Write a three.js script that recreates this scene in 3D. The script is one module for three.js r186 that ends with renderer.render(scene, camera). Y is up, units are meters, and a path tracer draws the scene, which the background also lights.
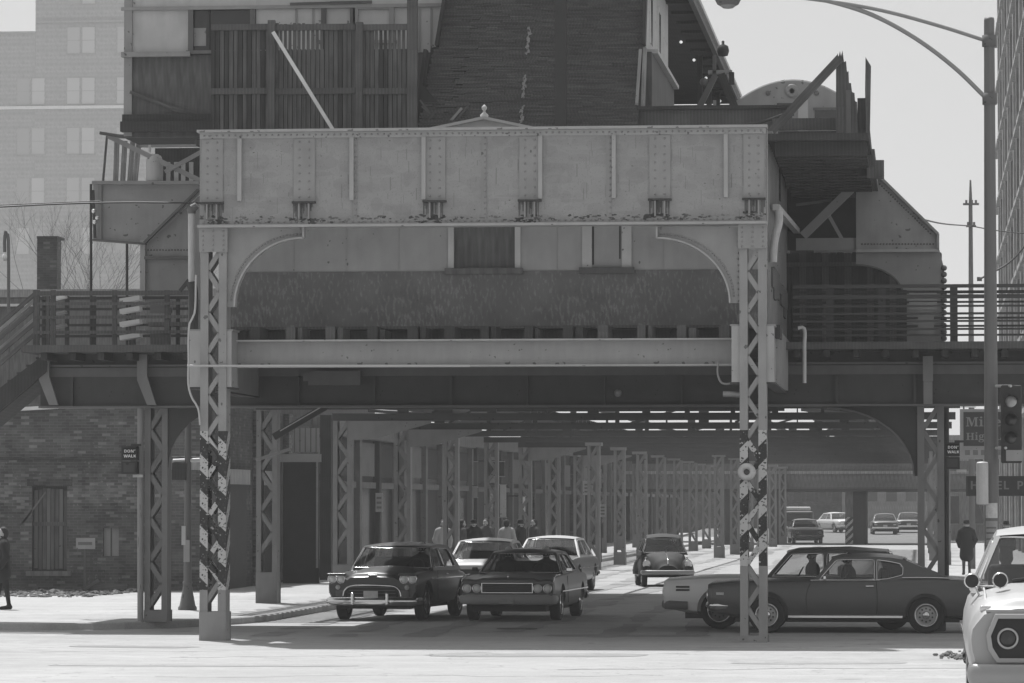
import * as THREE from 'three';
import { mergeGeometries, toCreasedNormals, mergeVertices } from 'three/addons/utils/BufferGeometryUtils.js';
import { MarchingCubes } from 'three/addons/objects/MarchingCubes.js';
import { RoundedBoxGeometry } from 'three/addons/geometries/RoundedBoxGeometry.js';
import { ImprovedNoise } from 'three/addons/math/ImprovedNoise.js';
import { Brush, Evaluator, SUBTRACTION } from 'three-bvh-csg';

// ---------- camera, sky, sun, exposure ----------
const scene = new THREE.Scene();
const W = 1024, H = 683, F = 4000, EYE = 2.35;          // long lens, focal length in picture pixels
const camera = new THREE.PerspectiveCamera(2 * Math.atan(H / 2 / F) * 180 / Math.PI, W / H, 0.5, 3000);
camera.position.set(0, EYE, 0);
camera.rotation.order = 'YXZ';
camera.rotation.x = Math.atan(163.5 / F);
camera.rotation.y = Math.atan(408 * Math.cos(camera.rotation.x) / F);
camera.updateMatrixWorld(true);
const SUN = new THREE.Vector3(-2.3, 9.1, -3.9).normalize();
{ // pale hazy sky, brighter toward the sun
  const w = 512, h = 256, d = new Float32Array(w * h * 4), v = new THREE.Vector3();
  for (let j = 0; j < h; j++) for (let i = 0; i < w; i++) {
    const th = ((i + .5) / w - .5) * 2 * Math.PI, el = ((j + .5) / h - .5) * Math.PI;
    v.set(Math.cos(el) * Math.cos(th), Math.sin(el), Math.cos(el) * Math.sin(th));
    const c = Math.max(-1, Math.min(1, v.dot(SUN))), ang = Math.acos(c);
    let L = .32 + .13 * Math.exp(-Math.max(0, v.y) * 2.2) + .09 * Math.exp(-Math.max(0, v.y) * 9) + .75 * Math.exp(-Math.pow(ang / .42, 1.3)) + .10 * Math.exp(-ang * ang / 1.2);
    if (v.y < 0) L *= .55;
    const k = (j * w + i) * 4; d[k] = d[k + 1] = d[k + 2] = L; d[k + 3] = 1;
  }
  const t = new THREE.DataTexture(d, w, h, THREE.RGBAFormat, THREE.FloatType);
  t.mapping = THREE.EquirectangularReflectionMapping; t.magFilter = t.minFilter = THREE.LinearFilter; t.needsUpdate = true;
  scene.background = t; scene.environment = t;
}
const sun = new THREE.DirectionalLight(0xffffff, 4.6);
sun.target.position.set(-8, 3, -90); sun.position.copy(SUN).multiplyScalar(120).add(sun.target.position);
sun.castShadow = true; sun.shadow.mapSize.set(4096, 4096); sun.shadow.radius = 1.6;
Object.assign(sun.shadow.camera, { left: -70, right: 70, top: 90, bottom: -90, near: 1, far: 300 });
scene.add(sun, sun.target);
const EXPOSURE = 1.32;
scene.fog = new THREE.FogExp2(0xd8d8d8, 0.0005);

// ---------- helpers ----------
let seed = 20471;
const rnd = () => (seed = (seed * 1664525 + 1013904223) >>> 0, seed / 4294967296);
const rr = (a, b) => a + (b - a) * rnd();
const V = (x, y, z) => new THREE.Vector3(x, y, z);
const noise = new ImprovedNoise();
const fbm = (x, y, z, o = 4) => { let s = 0, a = .5, f = 1; for (let i = 0; i < o; i++) { s += a * noise.noise(x * f, y * f, z + i * 7.3); a *= .5; f *= 2.03; } return s; };
const bas = { r: V(), u: V(), b: V() }; camera.matrixWorld.extractBasis(bas.r, bas.u, bas.b);
// surveyed point: the place on the vertical plane at distance D along the street that the photograph shows at (px, py)
function at(px, py, D) {
  const d = bas.b.clone().multiplyScalar(-F).addScaledVector(bas.r, px - W / 2).addScaledVector(bas.u, H / 2 - py);
  return d.multiplyScalar(D / -d.z).add(camera.position);
}
const DG = y => EYE * F / (y - 505);                      // distance of a point of the level ground
const used = {};
const numbered = n => { const k = used[n] = (used[n] ?? -1) + 1; return k ? `${n}_${String(k).padStart(3, '0')}` : n; };
const clean = g => { g = g.index ? g.toNonIndexed() : g; for (const k of Object.keys(g.attributes)) if (!['position', 'normal', 'uv'].includes(k)) g.deleteAttribute(k); if (!g.attributes.uv) g.setAttribute('uv', new THREE.BufferAttribute(new Float32Array(g.attributes.position.count * 2), 2)); if (!g.attributes.normal) g.computeVertexNormals(); g.morphAttributes = {}; return g; };
const join = l => { l = l.flat(Infinity).map(clean); return l.length === 1 ? l[0] : mergeGeometries(l, false); };
function mesh(name, geo, mat, parent) {
  const m = new THREE.Mesh(Array.isArray(geo) ? join(geo) : geo, mat);
  m.name = parent ? name : numbered(name); m.castShadow = m.receiveShadow = true; (parent || scene).add(m); return m;
}
const each = (name, list, mat, parent) => list.map(g => mesh(name, g, mat, parent));
const stuff = m => { m.userData.kind = 'stuff'; return m; };
function tag(o, label, category, group) { o.userData = { label, category }; if (group) o.userData.group = group; return o; }
function thing(name, label, category, group) { const g = new THREE.Group(); g.name = numbered(name); scene.add(g); return tag(g, label, category, group); }
function struct(name, geo, mat) { const m = mesh(name, geo, mat); m.userData = { kind: 'structure' }; return m; }
function based(g) {                                        // moves a thing's origin to its base
  const b = new THREE.Box3().setFromObject(g), c = b.getCenter(V()); c.y = b.min.y;
  for (const k of g.children) k.position.sub(c);
  g.position.copy(c); return g;
}
function bxs(w, h, d, x = 0, y = 0, z = 0) {               // centred box, uv in metres
  const g = new THREE.BoxGeometry(w, h, d), u = g.attributes.uv, s = [[d, h], [d, h], [w, d], [w, d], [w, h], [w, h]], o = rnd() * 7, p = rnd() * 7;
  for (let i = 0; i < 24; i++) u.setXY(i, u.getX(i) * s[i >> 2][0] + o, u.getY(i) * s[i >> 2][1] + p);
  return g.translate(x, y, z);
}
const box = (x0, y0, z0, x1, y1, z1) => bxs(Math.abs(x1 - x0), Math.abs(y1 - y0), Math.abs(z1 - z0), (x0 + x1) / 2, (y0 + y1) / 2, (z0 + z1) / 2);
// upright slab whose front face lies at distance D between picture points
function pb(x0, y0, x1, y1, D, t = .1) {
  const a = at(x0, (y0 + y1) / 2, D).x, b = at(x1, (y0 + y1) / 2, D).x, c = at((x0 + x1) / 2, y0, D).y, e = at((x0 + x1) / 2, y1, D).y;
  return box(a, e, -D, b, c, -D - t);
}
function barG(p, q, w, d = w) {                            // square bar from p to q
  const v = q.clone().sub(p), L = v.length(), g = bxs(w, L, d);
  const y = v.normalize(), z0 = Math.abs(y.z) > .95 ? V(1, 0, 0) : V(0, 0, 1), x = y.clone().cross(z0).normalize(), z = x.clone().cross(y);
  g.applyMatrix4(new THREE.Matrix4().makeBasis(x, y, z)); const m = p.clone().add(q).multiplyScalar(.5); return g.translate(m.x, m.y, m.z);
}
const pbar = (x0, y0, x1, y1, D, w, d = w, D1 = D) => barG(at(x0, y0, D), at(x1, y1, D1), w, d);
function rodG(p, q, r, r1 = r, n = 8) {
  const v = q.clone().sub(p), L = v.length(), g = new THREE.CylinderGeometry(r1, r, L, n);
  g.applyQuaternion(new THREE.Quaternion().setFromUnitVectors(V(0, 1, 0), v.normalize())); const m = p.clone().add(q).multiplyScalar(.5); return g.translate(m.x, m.y, m.z);
}
const tubeG = (pts, r, n = 24, k = 6) => new THREE.TubeGeometry(new THREE.CatmullRomCurve3(pts), n, r, k);
function polyG(pts, D, t, hole) {                          // plate cut to an outline given in picture points
  const s = new THREE.Shape(pts.map(p => { const a = at(p[0], p[1], D); return new THREE.Vector2(a.x, a.y); }));
  for (const h of hole || []) s.holes.push(new THREE.Path(h.map(p => { const a = at(p[0], p[1], D); return new THREE.Vector2(a.x, a.y); })));
  return new THREE.ExtrudeGeometry(s, { depth: t, bevelEnabled: false, steps: 1 }).translate(0, 0, -D - t);
}
const lathe = (pts, n = 20) => new THREE.LatheGeometry(pts.map(p => new THREE.Vector2(p[0], p[1])), n);

// ---------- grey materials (the photograph is black and white) ----------
function tex(n, fn, size) {                                // computed grey map, tiling, size in metres
  const d = new Uint8Array(n * n * 4);
  for (let j = 0; j < n; j++) for (let i = 0; i < n; i++) { const v = Math.max(0, Math.min(255, 255 * fn(i / n, j / n))), k = (j * n + i) * 4; d[k] = d[k + 1] = d[k + 2] = v; d[k + 3] = 255; }
  const t = new THREE.DataTexture(d, n, n); t.wrapS = t.wrapT = THREE.RepeatWrapping; t.magFilter = THREE.LinearFilter; t.minFilter = THREE.LinearMipmapLinearFilter; t.generateMipmaps = true; t.colorSpace = THREE.SRGBColorSpace;
  t.repeat.set(1 / size[0], 1 / size[1]); t.needsUpdate = true; return t;
}
const tile = (u, v, s, z, o = 4) => {                      // tiling noise
  const f = (a, b) => fbm(a * s, b * s, z, o), su = u * u * (3 - 2 * u), sv = v * v * (3 - 2 * v);
  return (f(u, v) * (1 - su) + f(u - 1, v) * su) * (1 - sv) + (f(u, v - 1) * (1 - su) + f(u - 1, v - 1) * su) * sv;
};
const T = {
  mottle: tex(256, (u, v) => .9 + .22 * tile(u, v, 6, 1) + .12 * (rnd() - .5) * .5, [1.7, 1.7]),
  paint: tex(512, (u, v) => { const a = tile(u, v, 5, 3), b = tile(u, v, 22, 9, 3), st = tile(u * 6 % 1, v, 3, 5, 3); let c = .93 + .14 * a + .08 * st; if (b > .29) c -= .34; return c + .03 * (rnd() - .5); }, [2.6, 2.6]),
  streak: tex(512, (u, v) => .8 + .35 * tile((u * 9) % 1, v, 4, 11, 4) + .2 * tile(u, v, 4, 13) + .05 * (rnd() - .5), [2.2, 2.2]),
  wood: tex(256, (u, v) => .8 + .4 * tile((u * 16) % 1, v * .5 % 1, 3, 17, 3) + .25 * tile(u, v, 3, 19) + .1 * (rnd() - .5), [1, 1.6]),
  ground: tex(1024, (u, v) => { const a = tile(u, v, 4, 23, 5), b = tile(u, v, 40, 29, 3), cr = Math.abs(tile(u, v, 7, 31, 4)); const st = tile(u, (v * 7) % 1, 3, 37, 4), bl = tile(u, v, 14, 39, 3); let c = .87 + .11 * a + .11 * b + .10 * st; if (bl > .27) c -= .12; if (cr < .004 && a > -.03) c -= .12; return c + .08 * (rnd() - .5); }, [16, 16]),
  brick: tex(1024, (u, v) => {
    const rows = 40, r = Math.floor(v * rows), cols = 14, x = u * cols + (r & 1 ? .5 : 0), c = Math.floor(x) % cols, fx = x - Math.floor(x), fy = v * rows - r;
    const hsh = Math.abs(Math.sin(r * 91.7 + c * 47.3) * 4375.5) % 1, m = fx < .045 || fy < .15, cu = (c + .5) / cols, cw = (r + .5) / rows;
    const pale = 1.1 * tile(cu, cw, 4, 41, 4) + .5 * tile(u, v, 9, 47, 4), fl = tile(u, v, 30, 57, 3);
    return (m ? .74 : .62 + .14 * (hsh - .5)) + .5 * Math.max(-.2, pale) + (hsh > .9 && !m ? .16 : 0) + (fl > .25 ? .18 : 0) + .07 * (rnd() - .5);
  }, [3, 3]),
  peel: tex(1024, (u, v) => { const a = tile(u, v, 3, 61, 3), f = tile(u, v * .3 % 1, 64, 67, 3), g = tile(u, v, 70, 71, 2); let c = .42 + .12 * tile(u, v, 5, 73, 4) + .05 * f; if (f + .28 * a > .12) c += .05 + .14 * g + .08 * a; if (g > .28) c -= .06; return c + .04 * (rnd() - .5); }, [3.1, 3.1]),
  fabric: tex(128, (u, v) => .85 + .2 * tile(u, v, 8, 51) + .15 * (rnd() - .5), [.4, .4]),
};
const mk = (c, rough = .85, map = T.mottle, o = {}) => new THREE.MeshStandardMaterial({ color: new THREE.Color().setRGB(c, c, c), roughness: rough, map, ...o });
const M = {
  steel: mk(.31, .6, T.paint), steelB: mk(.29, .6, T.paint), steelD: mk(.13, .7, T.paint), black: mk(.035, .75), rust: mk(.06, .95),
  flange: mk(.4, .55, T.paint), elSteel: mk(.06, .75, T.paint), columnPaint: mk(.21, .65, T.paint), housePale: mk(.34, .75, T.paint), houseDark: mk(.14, .85, T.streak),  // elSteel: dark girder paint, deepened further to paint in the under-deck shade
  wood: mk(.13, .9, T.wood), woodD: mk(.06, .92, T.wood), woodL: mk(.33, .85, T.wood), white: mk(.72, .6, T.paint), pale: mk(.5, .7, T.paint),
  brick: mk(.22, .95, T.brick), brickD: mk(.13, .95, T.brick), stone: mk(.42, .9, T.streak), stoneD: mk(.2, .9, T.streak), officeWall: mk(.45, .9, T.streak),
  road: mk(.42, .95, T.ground), walk: mk(.46, .95, T.ground), curb: mk(.30, .95, T.mottle), tar: mk(.06, .9),
  peel: mk(.8, .9, T.peel), shopA: mk(.06, .9, T.streak), shopB: mk(.10, .9, T.streak), shopC: mk(.16, .9, T.paint), officePane: mk(.42, .6, null), officePaneB: mk(.36, .5, null), officePaneC: mk(.3, .3, null), pole: mk(.15, .6, T.mottle), rimGrey: mk(.3, .4, null, { metalness: .7 }),
  glass: new THREE.MeshPhysicalMaterial({ color: 0xd8d8d8, roughness: .04, transmission: 1, thickness: 0, ior: 1.5 }),
  darkGlass: mk(.03, .12, null), paneL: mk(.5, .15, null), chrome: mk(.62, .16, null, { metalness: 1 }), tyre: mk(.022, .88), hub: mk(.5, .28, null, { metalness: 1 }),
  lamp: mk(.7, .08, null), galv: mk(.3, .5, T.mottle, { metalness: .2 }), galvL: mk(.55, .5, T.mottle), cloth: mk(.025, 1, T.fabric), clothG: mk(.10, 1, T.fabric), clothL: mk(.45, 1, T.fabric), skin: mk(.36, .7, null), hair: mk(.02, .8, null),
  seat: mk(.06, .8, T.fabric), sign: mk(.05, .6, null), paper: mk(.62, .9, T.mottle), wire: mk(.03, .6, null),
};
const cv = (w, h, fn) => { const c = document.createElement('canvas'); c.width = w; c.height = h; const g = c.getContext('2d'); fn(g, w, h); const t = new THREE.CanvasTexture(c); t.colorSpace = THREE.SRGBColorSpace; t.magFilter = THREE.LinearFilter; return t; };
const grey = v => `rgb(${v | 0},${v | 0},${v | 0})`;
// re-lays uv over the front of a plate: 0..1 across the given world rectangle
function uvRect(g, x0, y0, x1, y1) { const p = g.attributes.position, u = new Float32Array(p.count * 2); for (let i = 0; i < p.count; i++) { u[i * 2] = (p.getX(i) - x0) / (x1 - x0); u[i * 2 + 1] = (p.getY(i) - y0) / (y1 - y0); } g.setAttribute('uv', new THREE.BufferAttribute(u, 2)); return g; }

// ---------- ground ----------
const sheet = (pts, y) => { const s = new THREE.Shape(pts.map(p => new THREE.Vector2(p[0], -p[1]))); const g = new THREE.ShapeGeometry(s, 6); g.rotateX(-Math.PI / 2); return g.translate(0, y, 0); };
// points are (x, distance)
const G = (pts, y) => { const s = new THREE.Shape(pts.map(p => new THREE.Vector2(p[0], p[1]))); const g = new THREE.ShapeGeometry(s); g.rotateX(-Math.PI / 2); return g.translate(0, y, 0); };
struct('road', G([[-700, -30], [700, -30], [700, 1500], [-700, 1500]], 0), M.road);
function raised(name, pts, h = .13) {                       // pavement slab with its kerb face
  const s = new THREE.Shape(pts.map(p => new THREE.Vector2(p[0], p[1])));
  const g = new THREE.ExtrudeGeometry(s, { depth: h, bevelEnabled: true, bevelThickness: .02, bevelSize: .02, bevelSegments: 1, steps: 1 });
  return struct(name, g.rotateX(-Math.PI / 2).translate(0, .004 - .02, 0), M.walk);
}
const DK = DG(632), arc = [];
for (let i = 0; i <= 10; i++) { const a = i / 10 * Math.PI / 2; arc.push([-16.6 + 3.5 * Math.sin(a), DK + 7 - 7 * Math.cos(a)]); }
raised('pavement_west', [[-60, DK], ...arc, [-13.1, 600], [-60, 600]]);
raised('pavement_east', [[.75, 600], [.75, 86], [1.2, 81], [2.4, 78.6], [60, 78], [60, 600]]);
raised('pavement_near', [[2.9, -30], [2.9, 56], [4.2, 61], [8, 63], [60, 63], [60, -30]]);
{ // road climbing beyond the far viaduct
  const g = new THREE.PlaneGeometry(26, 84, 4, 24); g.rotateX(-Math.PI / 2); const p = g.attributes.position;
  for (let i = 0; i < p.count; i++) { const t = Math.max(0, Math.min(1, (42 - p.getZ(i)) / 84)); p.setY(i, .006 + .5 * t * t); }
  g.computeVertexNormals(); const u = g.attributes.uv; for (let i = 0; i < u.count; i++) u.setXY(i, u.getX(i) * 26, u.getY(i) * 84);
  struct('hill_road', g.translate(-4, 0, -235 - 42), mk(.17, .95, T.ground));  // darker grey than the street: the shadow on this stretch is painted in
}
for (const [x, d, w, l, n] of [[-9.4, 61, .05, 4, 9], [-2, 57, .06, 6, 12], [-13.6, 62.5, .05, 5, 10], [-1.2, 66, .04, 5, 10], [-7, 54, .04, 7, 14]]) { // tar-filled cracks
  const pts = []; for (let i = 0; i <= n; i++) pts.push([x + l * (i / n - .5) + rr(-.15, .15), d + rr(-.3, .3) + (i / n) * 1.2]);
  const pos = []; for (let i = 0; i < n; i++) { const [a, b] = [pts[i], pts[i + 1]]; const e = w * rr(.5, 1.2); pos.push(a[0], 0, -a[1], b[0], 0, -b[1], b[0], 0, -b[1] - e, a[0], 0, -a[1], b[0], 0, -b[1] - e, a[0], 0, -a[1] - e); }
  const g = new THREE.BufferGeometry(); g.setAttribute('position', new THREE.Float32BufferAttribute(pos, 3)); g.computeVertexNormals();
  const m = mesh('tar_crack', clean(g).translate(0, .005, 0), M.tar); m.userData = { kind: 'structure' };
}

for (const [x, d, w, l, rot] of [[-6, 62.5, 3.4, 1.5, .1], [-13, 65.5, 2.2, .9, -.2], [-1.5, 60, 2.6, 1.2, .15], [-10.5, 58, 4.5, .7, .05], [-8, 95, 1.6, 5, .05], [-7, 128, 1.4, 7, -.03], [-5.2, 72, 3, 1.3, 0]]) { // old asphalt repairs
  const s = new THREE.Shape(), n = 22; for (let i = 0; i < n; i++) { const a = i / n * 6.2832, q = Math.pow(Math.pow(Math.abs(Math.cos(a)), 4) + Math.pow(Math.abs(Math.sin(a)), 4), -.25) * rr(.93, 1.05); const px = Math.cos(a) * q * w / 2, py = Math.sin(a) * q * l / 2; i ? s.lineTo(px, py) : s.moveTo(px, py); }
  const g = new THREE.ShapeGeometry(s); g.rotateX(-Math.PI / 2).rotateY(rot).translate(x, .004, -d); const m = mesh('road_patch', clean(g), mk(rr(.30, .38), .95, T.ground)); m.userData = { kind: 'structure' };
}
{ const g = thing('manhole_cover', 'round iron manhole cover in the road before the low wide sedan', 'manhole cover'); mesh('cover', lathe([[0, .012], [.3, .012], [.31, .009], [.31, 0]], 28), mk(.08, .6), g); mesh('ring', lathe([[.32, 0], [.32, .014], [.38, .014], [.39, .004]], 28), mk(.12, .7), g); g.position.set(-7.6, .004, -75.5); }

for (const [x, w] of [[-11.9, .5], [-10.4, .45], [-8.9, .5], [-7.5, .5], [-5.7, .45], [-4.2, .5]]) { // rubbed-in wheel tracks
  const pos = [], n = 120, d0 = 71, d1 = 232; const L = [], R = []; for (let i = 0; i <= n; i++) { const d = d0 + (d1 - d0) * i / n, c = x + .12 * Math.sin(i * .31 + x); L.push([c - w / 2 + rr(-.12, .12), d]); R.push([c + w / 2 + rr(-.12, .12), d]); }
  for (let i = 0; i < n; i++) { if (rnd() < .16) continue; const a = L[i], b = R[i], c = R[i + 1], e = L[i + 1]; pos.push(a[0], 0, -a[1], b[0], 0, -b[1], c[0], 0, -c[1], a[0], 0, -a[1], c[0], 0, -c[1], e[0], 0, -e[1]); }
  const g = new THREE.BufferGeometry(); g.setAttribute('position', new THREE.Float32BufferAttribute(pos, 3)); const uv = []; for (let i = 0; i < pos.length; i += 3) uv.push(pos[i], pos[i + 2]); g.setAttribute('uv', new THREE.Float32BufferAttribute(uv, 2)); g.computeVertexNormals();
  const m = mesh('wheel_track', g.translate(0, .007, 0), mk(.31, .92, T.ground)); m.userData = { kind: 'structure' };
}
// ---------- steelwork ----------
const rivet = new THREE.SphereGeometry(.02, 6, 3, 0, Math.PI * 2, 0, Math.PI / 2).rotateX(Math.PI / 2);
const rivets = pts => pts.map(p => rivet.clone().translate(p.x, p.y, p.z));
const stripeMap = dir => { const t = cv(256, 256, (g, w, h) => {
  g.fillStyle = grey(38); g.fillRect(0, 0, w, h); g.fillStyle = grey(178);
  for (let k = -2; k < 3; k++) { g.beginPath(); const o = k * w; if (dir > 0) { g.moveTo(o, 0); g.lineTo(o + w * .46, 0); g.lineTo(o + w * 1.46, h); g.lineTo(o + w, h); } else { g.moveTo(o + w, 0); g.lineTo(o + w * 1.46, 0); g.lineTo(o + w * .46, h); g.lineTo(o, h); } g.fill(); }
  for (let i = 0; i < 170; i++) { g.fillStyle = rnd() < .65 ? grey(rr(40, 80)) : grey(rr(120, 190)); const x = rnd() * w, y = rnd() * h, r = rr(1, 7); g.beginPath(); g.ellipse(x, y, r, r * rr(.4, 1.8), rr(0, 3), 0, 7); g.fill(); }
}); t.wrapS = t.wrapT = THREE.RepeatWrapping; return t; };
const stripeMat = dir => new THREE.MeshStandardMaterial({ color: 0xffffff, roughness: .7, map: stripeMap(dir) });
const planarUV = (g, s) => { g = clean(g); const p = g.attributes.position, u = g.attributes.uv; for (let i = 0; i < p.count; i++) u.setXY(i, (p.getX(i) + p.getZ(i)) / s, p.getY(i) / s); return g; };
// two channel legs laced with flat bars; sections: [[y0, y1, material, stripeScale]]
function latticeColumn(parent, xc, D, y0, y1, o = {}) {
  const { w = .46, leg = .14, dep = .42, pitch = .36, mat = M.steel, sections, single = true, base = .5 } = o;
  const matAt = y => { for (const s of sections || []) if (y >= s[0] && y < s[1]) return s; return [y0, y1, mat]; };
  const legs = (a, b) => { const l = []; for (const s of [-1, 1]) { const xo = xc + s * w / 2, xi = xc + s * (w / 2 - leg); l.push(box(Math.min(xo, xi), a, -D, Math.max(xo, xi), b, -D - .025), box(Math.min(xo, xo - s * .025), a, -D - .025, Math.max(xo, xo - s * .025), b, -D - dep + .025), box(Math.min(xo, xi), a, -D - dep + .025, Math.max(xo, xi), b, -D - dep)); } return l; };
  const secs = sections || [[y0, y1, mat]];
  const col = mesh('column', legs(secs[0][0], secs[0][1]), secs[0][2], parent);
  for (const s of secs.slice(1)) { const m = mesh('painted_section', s[3] ? planarUV(join(legs(s[0], s[1])), s[3]) : join(legs(s[0], s[1])), s[2], col); }
  const n = Math.floor((y1 - y0 - base) / pitch), bars = [];
  for (let i = 0; i < n; i++) {
    const a = y1 - i * pitch, b = a - pitch, s = i & 1 ? 1 : -1, xi = w / 2 - leg + .03;
    const f = barG(V(xc - s * xi, a, -D - .03), V(xc + s * xi, b, -D - .03), o.bar || .085, .012), bk = barG(V(xc - s * xi, a, -D - dep + .03), V(xc + s * xi, b, -D - dep + .03), .075, .012);
    const sec = matAt((a + b) / 2), m = sec[2];
    for (const q of [f, bk]) { const g = sec[3] ? planarUV(q, sec[3]) : q; if (single) mesh('lattice_bar', g, m, col); else bars.push(g); }
  }
  if (!single) stuff(mesh('lacing', bars, mat, col));
  each('base_plate', [box(xc - w / 2 - .004, y0, -D + .015, xc + w / 2 + .004, y0 + base, -D), box(xc - w / 2 - .02, y0, -D - dep - .014, xc + w / 2 + .02, y0 + base, -D - dep)], matAt(y0 + .2)[2], col);
  return col;
}

// ---- the tall riveted frame across the street ----
const DF = DG(642);
{
  const t = thing('steel_portal_frame', 'tall pale riveted steel portal frame with striped lattice legs spanning the street', 'steel frame');
  const tl = at(200, 134, DF), br = at(766, 223, DF), y1 = (at(200, 133, DF).y + at(766, 128, DF).y) / 2, y0 = (at(200, 226, DF).y + at(766, 221, DF).y) / 2, x0 = tl.x, x1 = br.x;
  const map = cv(2048, 336, (g, w, h) => {
    g.fillStyle = grey(232); g.fillRect(0, 0, w, h);
    for (let i = 0; i < 900; i++) { const v = rr(190, 252); g.fillStyle = `rgba(${v | 0},${v | 0},${v | 0},.25)`; g.beginPath(); g.ellipse(rnd() * w, rnd() * h, rr(4, 60), rr(4, 30), 0, 0, 7); g.fill(); }
    for (let i = 0; i < 14000; i++) { const v = rr(170, 255); g.fillStyle = `rgba(${v | 0},${v | 0},${v | 0},.35)`; g.fillRect(rnd() * w, rnd() * h, rr(1, 4), rr(1, 5)); }
    for (let i = 0; i < 140; i++) { const v = rr(120, 200); g.fillStyle = `rgba(${v | 0},${v | 0},${v | 0},.5)`; g.fillRect(rnd() * w, rr(0, h), rr(1, 3), rr(8, 60)); }
    const blot = (x, y, r, a) => { g.fillStyle = grey(a); for (let k = 0; k < 5; k++) { g.beginPath(); g.ellipse(x + rr(-r, r), y + rr(-r, r) * .4, r * rr(.3, .9), r * rr(.12, .4), rr(-.2, .2), 0, 7); g.fill(); } };
    for (let i = 0; i < 170; i++) blot(rnd() * w, h - rr(8, 30), rr(2, 9), rr(85, 185));
    for (const c of [213, 304, 435, 530, 660, 754]) { const x = (c - 200) / 566 * w; for (let i = 0; i < 9; i++) blot(x + rr(-45, 45), h - rr(4, 34), rr(5, 13), rr(60, 130)); for (let i = 0; i < 26; i++) { const v = rr(80, 150); g.fillStyle = `rgba(${v | 0},${v | 0},${v | 0},.6)`; g.fillRect(x + rr(-36, 36), h * .74, rr(2, 6), rr(20, 70)); } }
    for (let i = 0; i < 60; i++) blot(rnd() * w, rnd() * h, rr(1, 3), rr(90, 160));
  });
  const webMat = new THREE.MeshStandardMaterial({ color: new THREE.Color().setRGB(.345, .345, .345), roughness: .65, map });
  const web = mesh('top_girder', uvRect(clean(box(x0, y0, -DF, x1, y1, -DF - .05)), x0, y0, x1, y1), webMat, t);
  const fx = px => at(px, 180, DF).x, Hh = y1 - y0;
  mesh('top_flange', [box(x0 - .03, y1, -DF + .16, x1 + .03, y1 + .045, -DF - .26), box(x0, y1 - .1, -DF + .022, x1, y1 - .002, -DF + .002)], M.flange, web);
  mesh('bottom_flange', box(x0 - .02, y0 - .045, -DF + .14, x1 + .02, y0, -DF - .26), M.flange, web); mesh('bottom_angle', uvRect(clean(box(x0, y0 + .002, -DF + .02, x1, y0 + .1, -DF + .002)), x0, y0, x1, y1), webMat, web);
  for (const c of [212.5, 304.5, 435, 530, 660, 754]) {
    const a = fx(c - 10.5), b = fx(c + 10.5), yt = y1 - .11, yb = y0 + Hh * .25;
    mesh('cover_plate', box(a, yb, -DF + .026, b, yt, -DF + .003), M.steel, web);
    mesh('bracket_ledge', [box(a - .02, yb - .035, -DF + .13, b + .02, yb - .002, -DF + .003)], M.rust, web);
    each('bracket_rib', [a + .1, b - .1].map(x => box(x - .015, y0 + .1, -DF + .1, x + .015, yb - .037, -DF + .003)), M.steelB, web);
    const rv = []; for (const x of [a + .1, b - .1]) for (let k = 0; k < 8; k++) rv.push(V(x, yb + .08 + k * (yt - yb - .14) / 7, -DF + .026));
    stuff(mesh('rivet_row', rivets(rv), M.steelB, web));
  }
  for (const c of [240, 352, 424, 540.5, 614, 726]) mesh('stiffener_bar', box(fx(c - 2), y0 + Hh * .26, -DF + .07, fx(c + 2), y1 - .105, -DF + .003), M.flange, web);
  for (const c of [354.5, 484, 609]) { mesh('splice_plate', box(fx(c - 2.6), y0 + .105, -DF + .016, fx(c + 2.6), y1 - .105, -DF + .003), M.steelB, web); const rv = []; for (let k = 0; k < 14; k++) rv.push(V(fx(c + 1.2), y0 + .16 + k * (Hh - .3) / 13, -DF + .016)); stuff(mesh('rivet_row', rivets(rv), M.steelB, web)); }
  const rv = []; for (let k = 0; k < 90; k++) { const x = x0 + .08 + k * (x1 - x0 - .16) / 89; rv.push(V(x, y1 - .05, -DF + .022), V(x, y0 + .05, -DF + .02)); } stuff(mesh('flange_rivets', rivets(rv), M.steelB, web));
  // end diaphragms
  for (const x of [x0, x1]) mesh('end_plate', box(x - .015, y0, -DF - .06, x + .015, y1, -DF - .55), M.steelB, web);
  mesh('back_girder', [box(x0, y0, -DF - .6, x1, y1, -DF - .65)], M.steelB, t);
  // legs
  const yT = y0 - .045, st = [stripeMat(1), stripeMat(-1)];
  const cY = (px, py) => at(px, py, DF).y;
  const cl = latticeColumn(t, at(213, 400, DF).x, DF + .02, 0, cY(213, 250), { sections: [[cY(213, 431), yT, M.steel], [cY(213, 590), cY(213, 431), st[0], .62], [0, cY(213, 590), M.steelB]] });
  const cr = latticeColumn(t, at(753, 400, DF).x, DF + .02, 0, cY(753, 250), { sections: [[cY(753, 430), yT, M.steel], [cY(753, 566), cY(753, 430), st[1], .62], [0, cY(753, 566), M.steelB]], base: .12 });
  for (const [c, xc] of [[cl, at(213, 400, DF).x], [cr, at(753, 400, DF).x]]) {
    mesh('gusset_plate', box(xc - .25, cY(213, 252), -DF + .01, xc + .25, yT - .003, -DF + .03), M.steel, c);
    const r = []; for (const s of [-.18, 0, .18]) for (let k = 0; k < 5; k++) r.push(V(xc + s, yT - .06 - k * .08, -DF + .03)); stuff(mesh('gusset_rivets', rivets(r), M.steelB, c));
  }
  const oval = tubeG([0, 1, 2, 3, 4, 5].map(k => V(Math.cos(k * 1.0472) * .17, Math.sin(k * 1.0472) * .17, 0)), .05, 24, 6); // ring signal on the right leg
  const pg = at(747, 472, DF);
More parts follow.
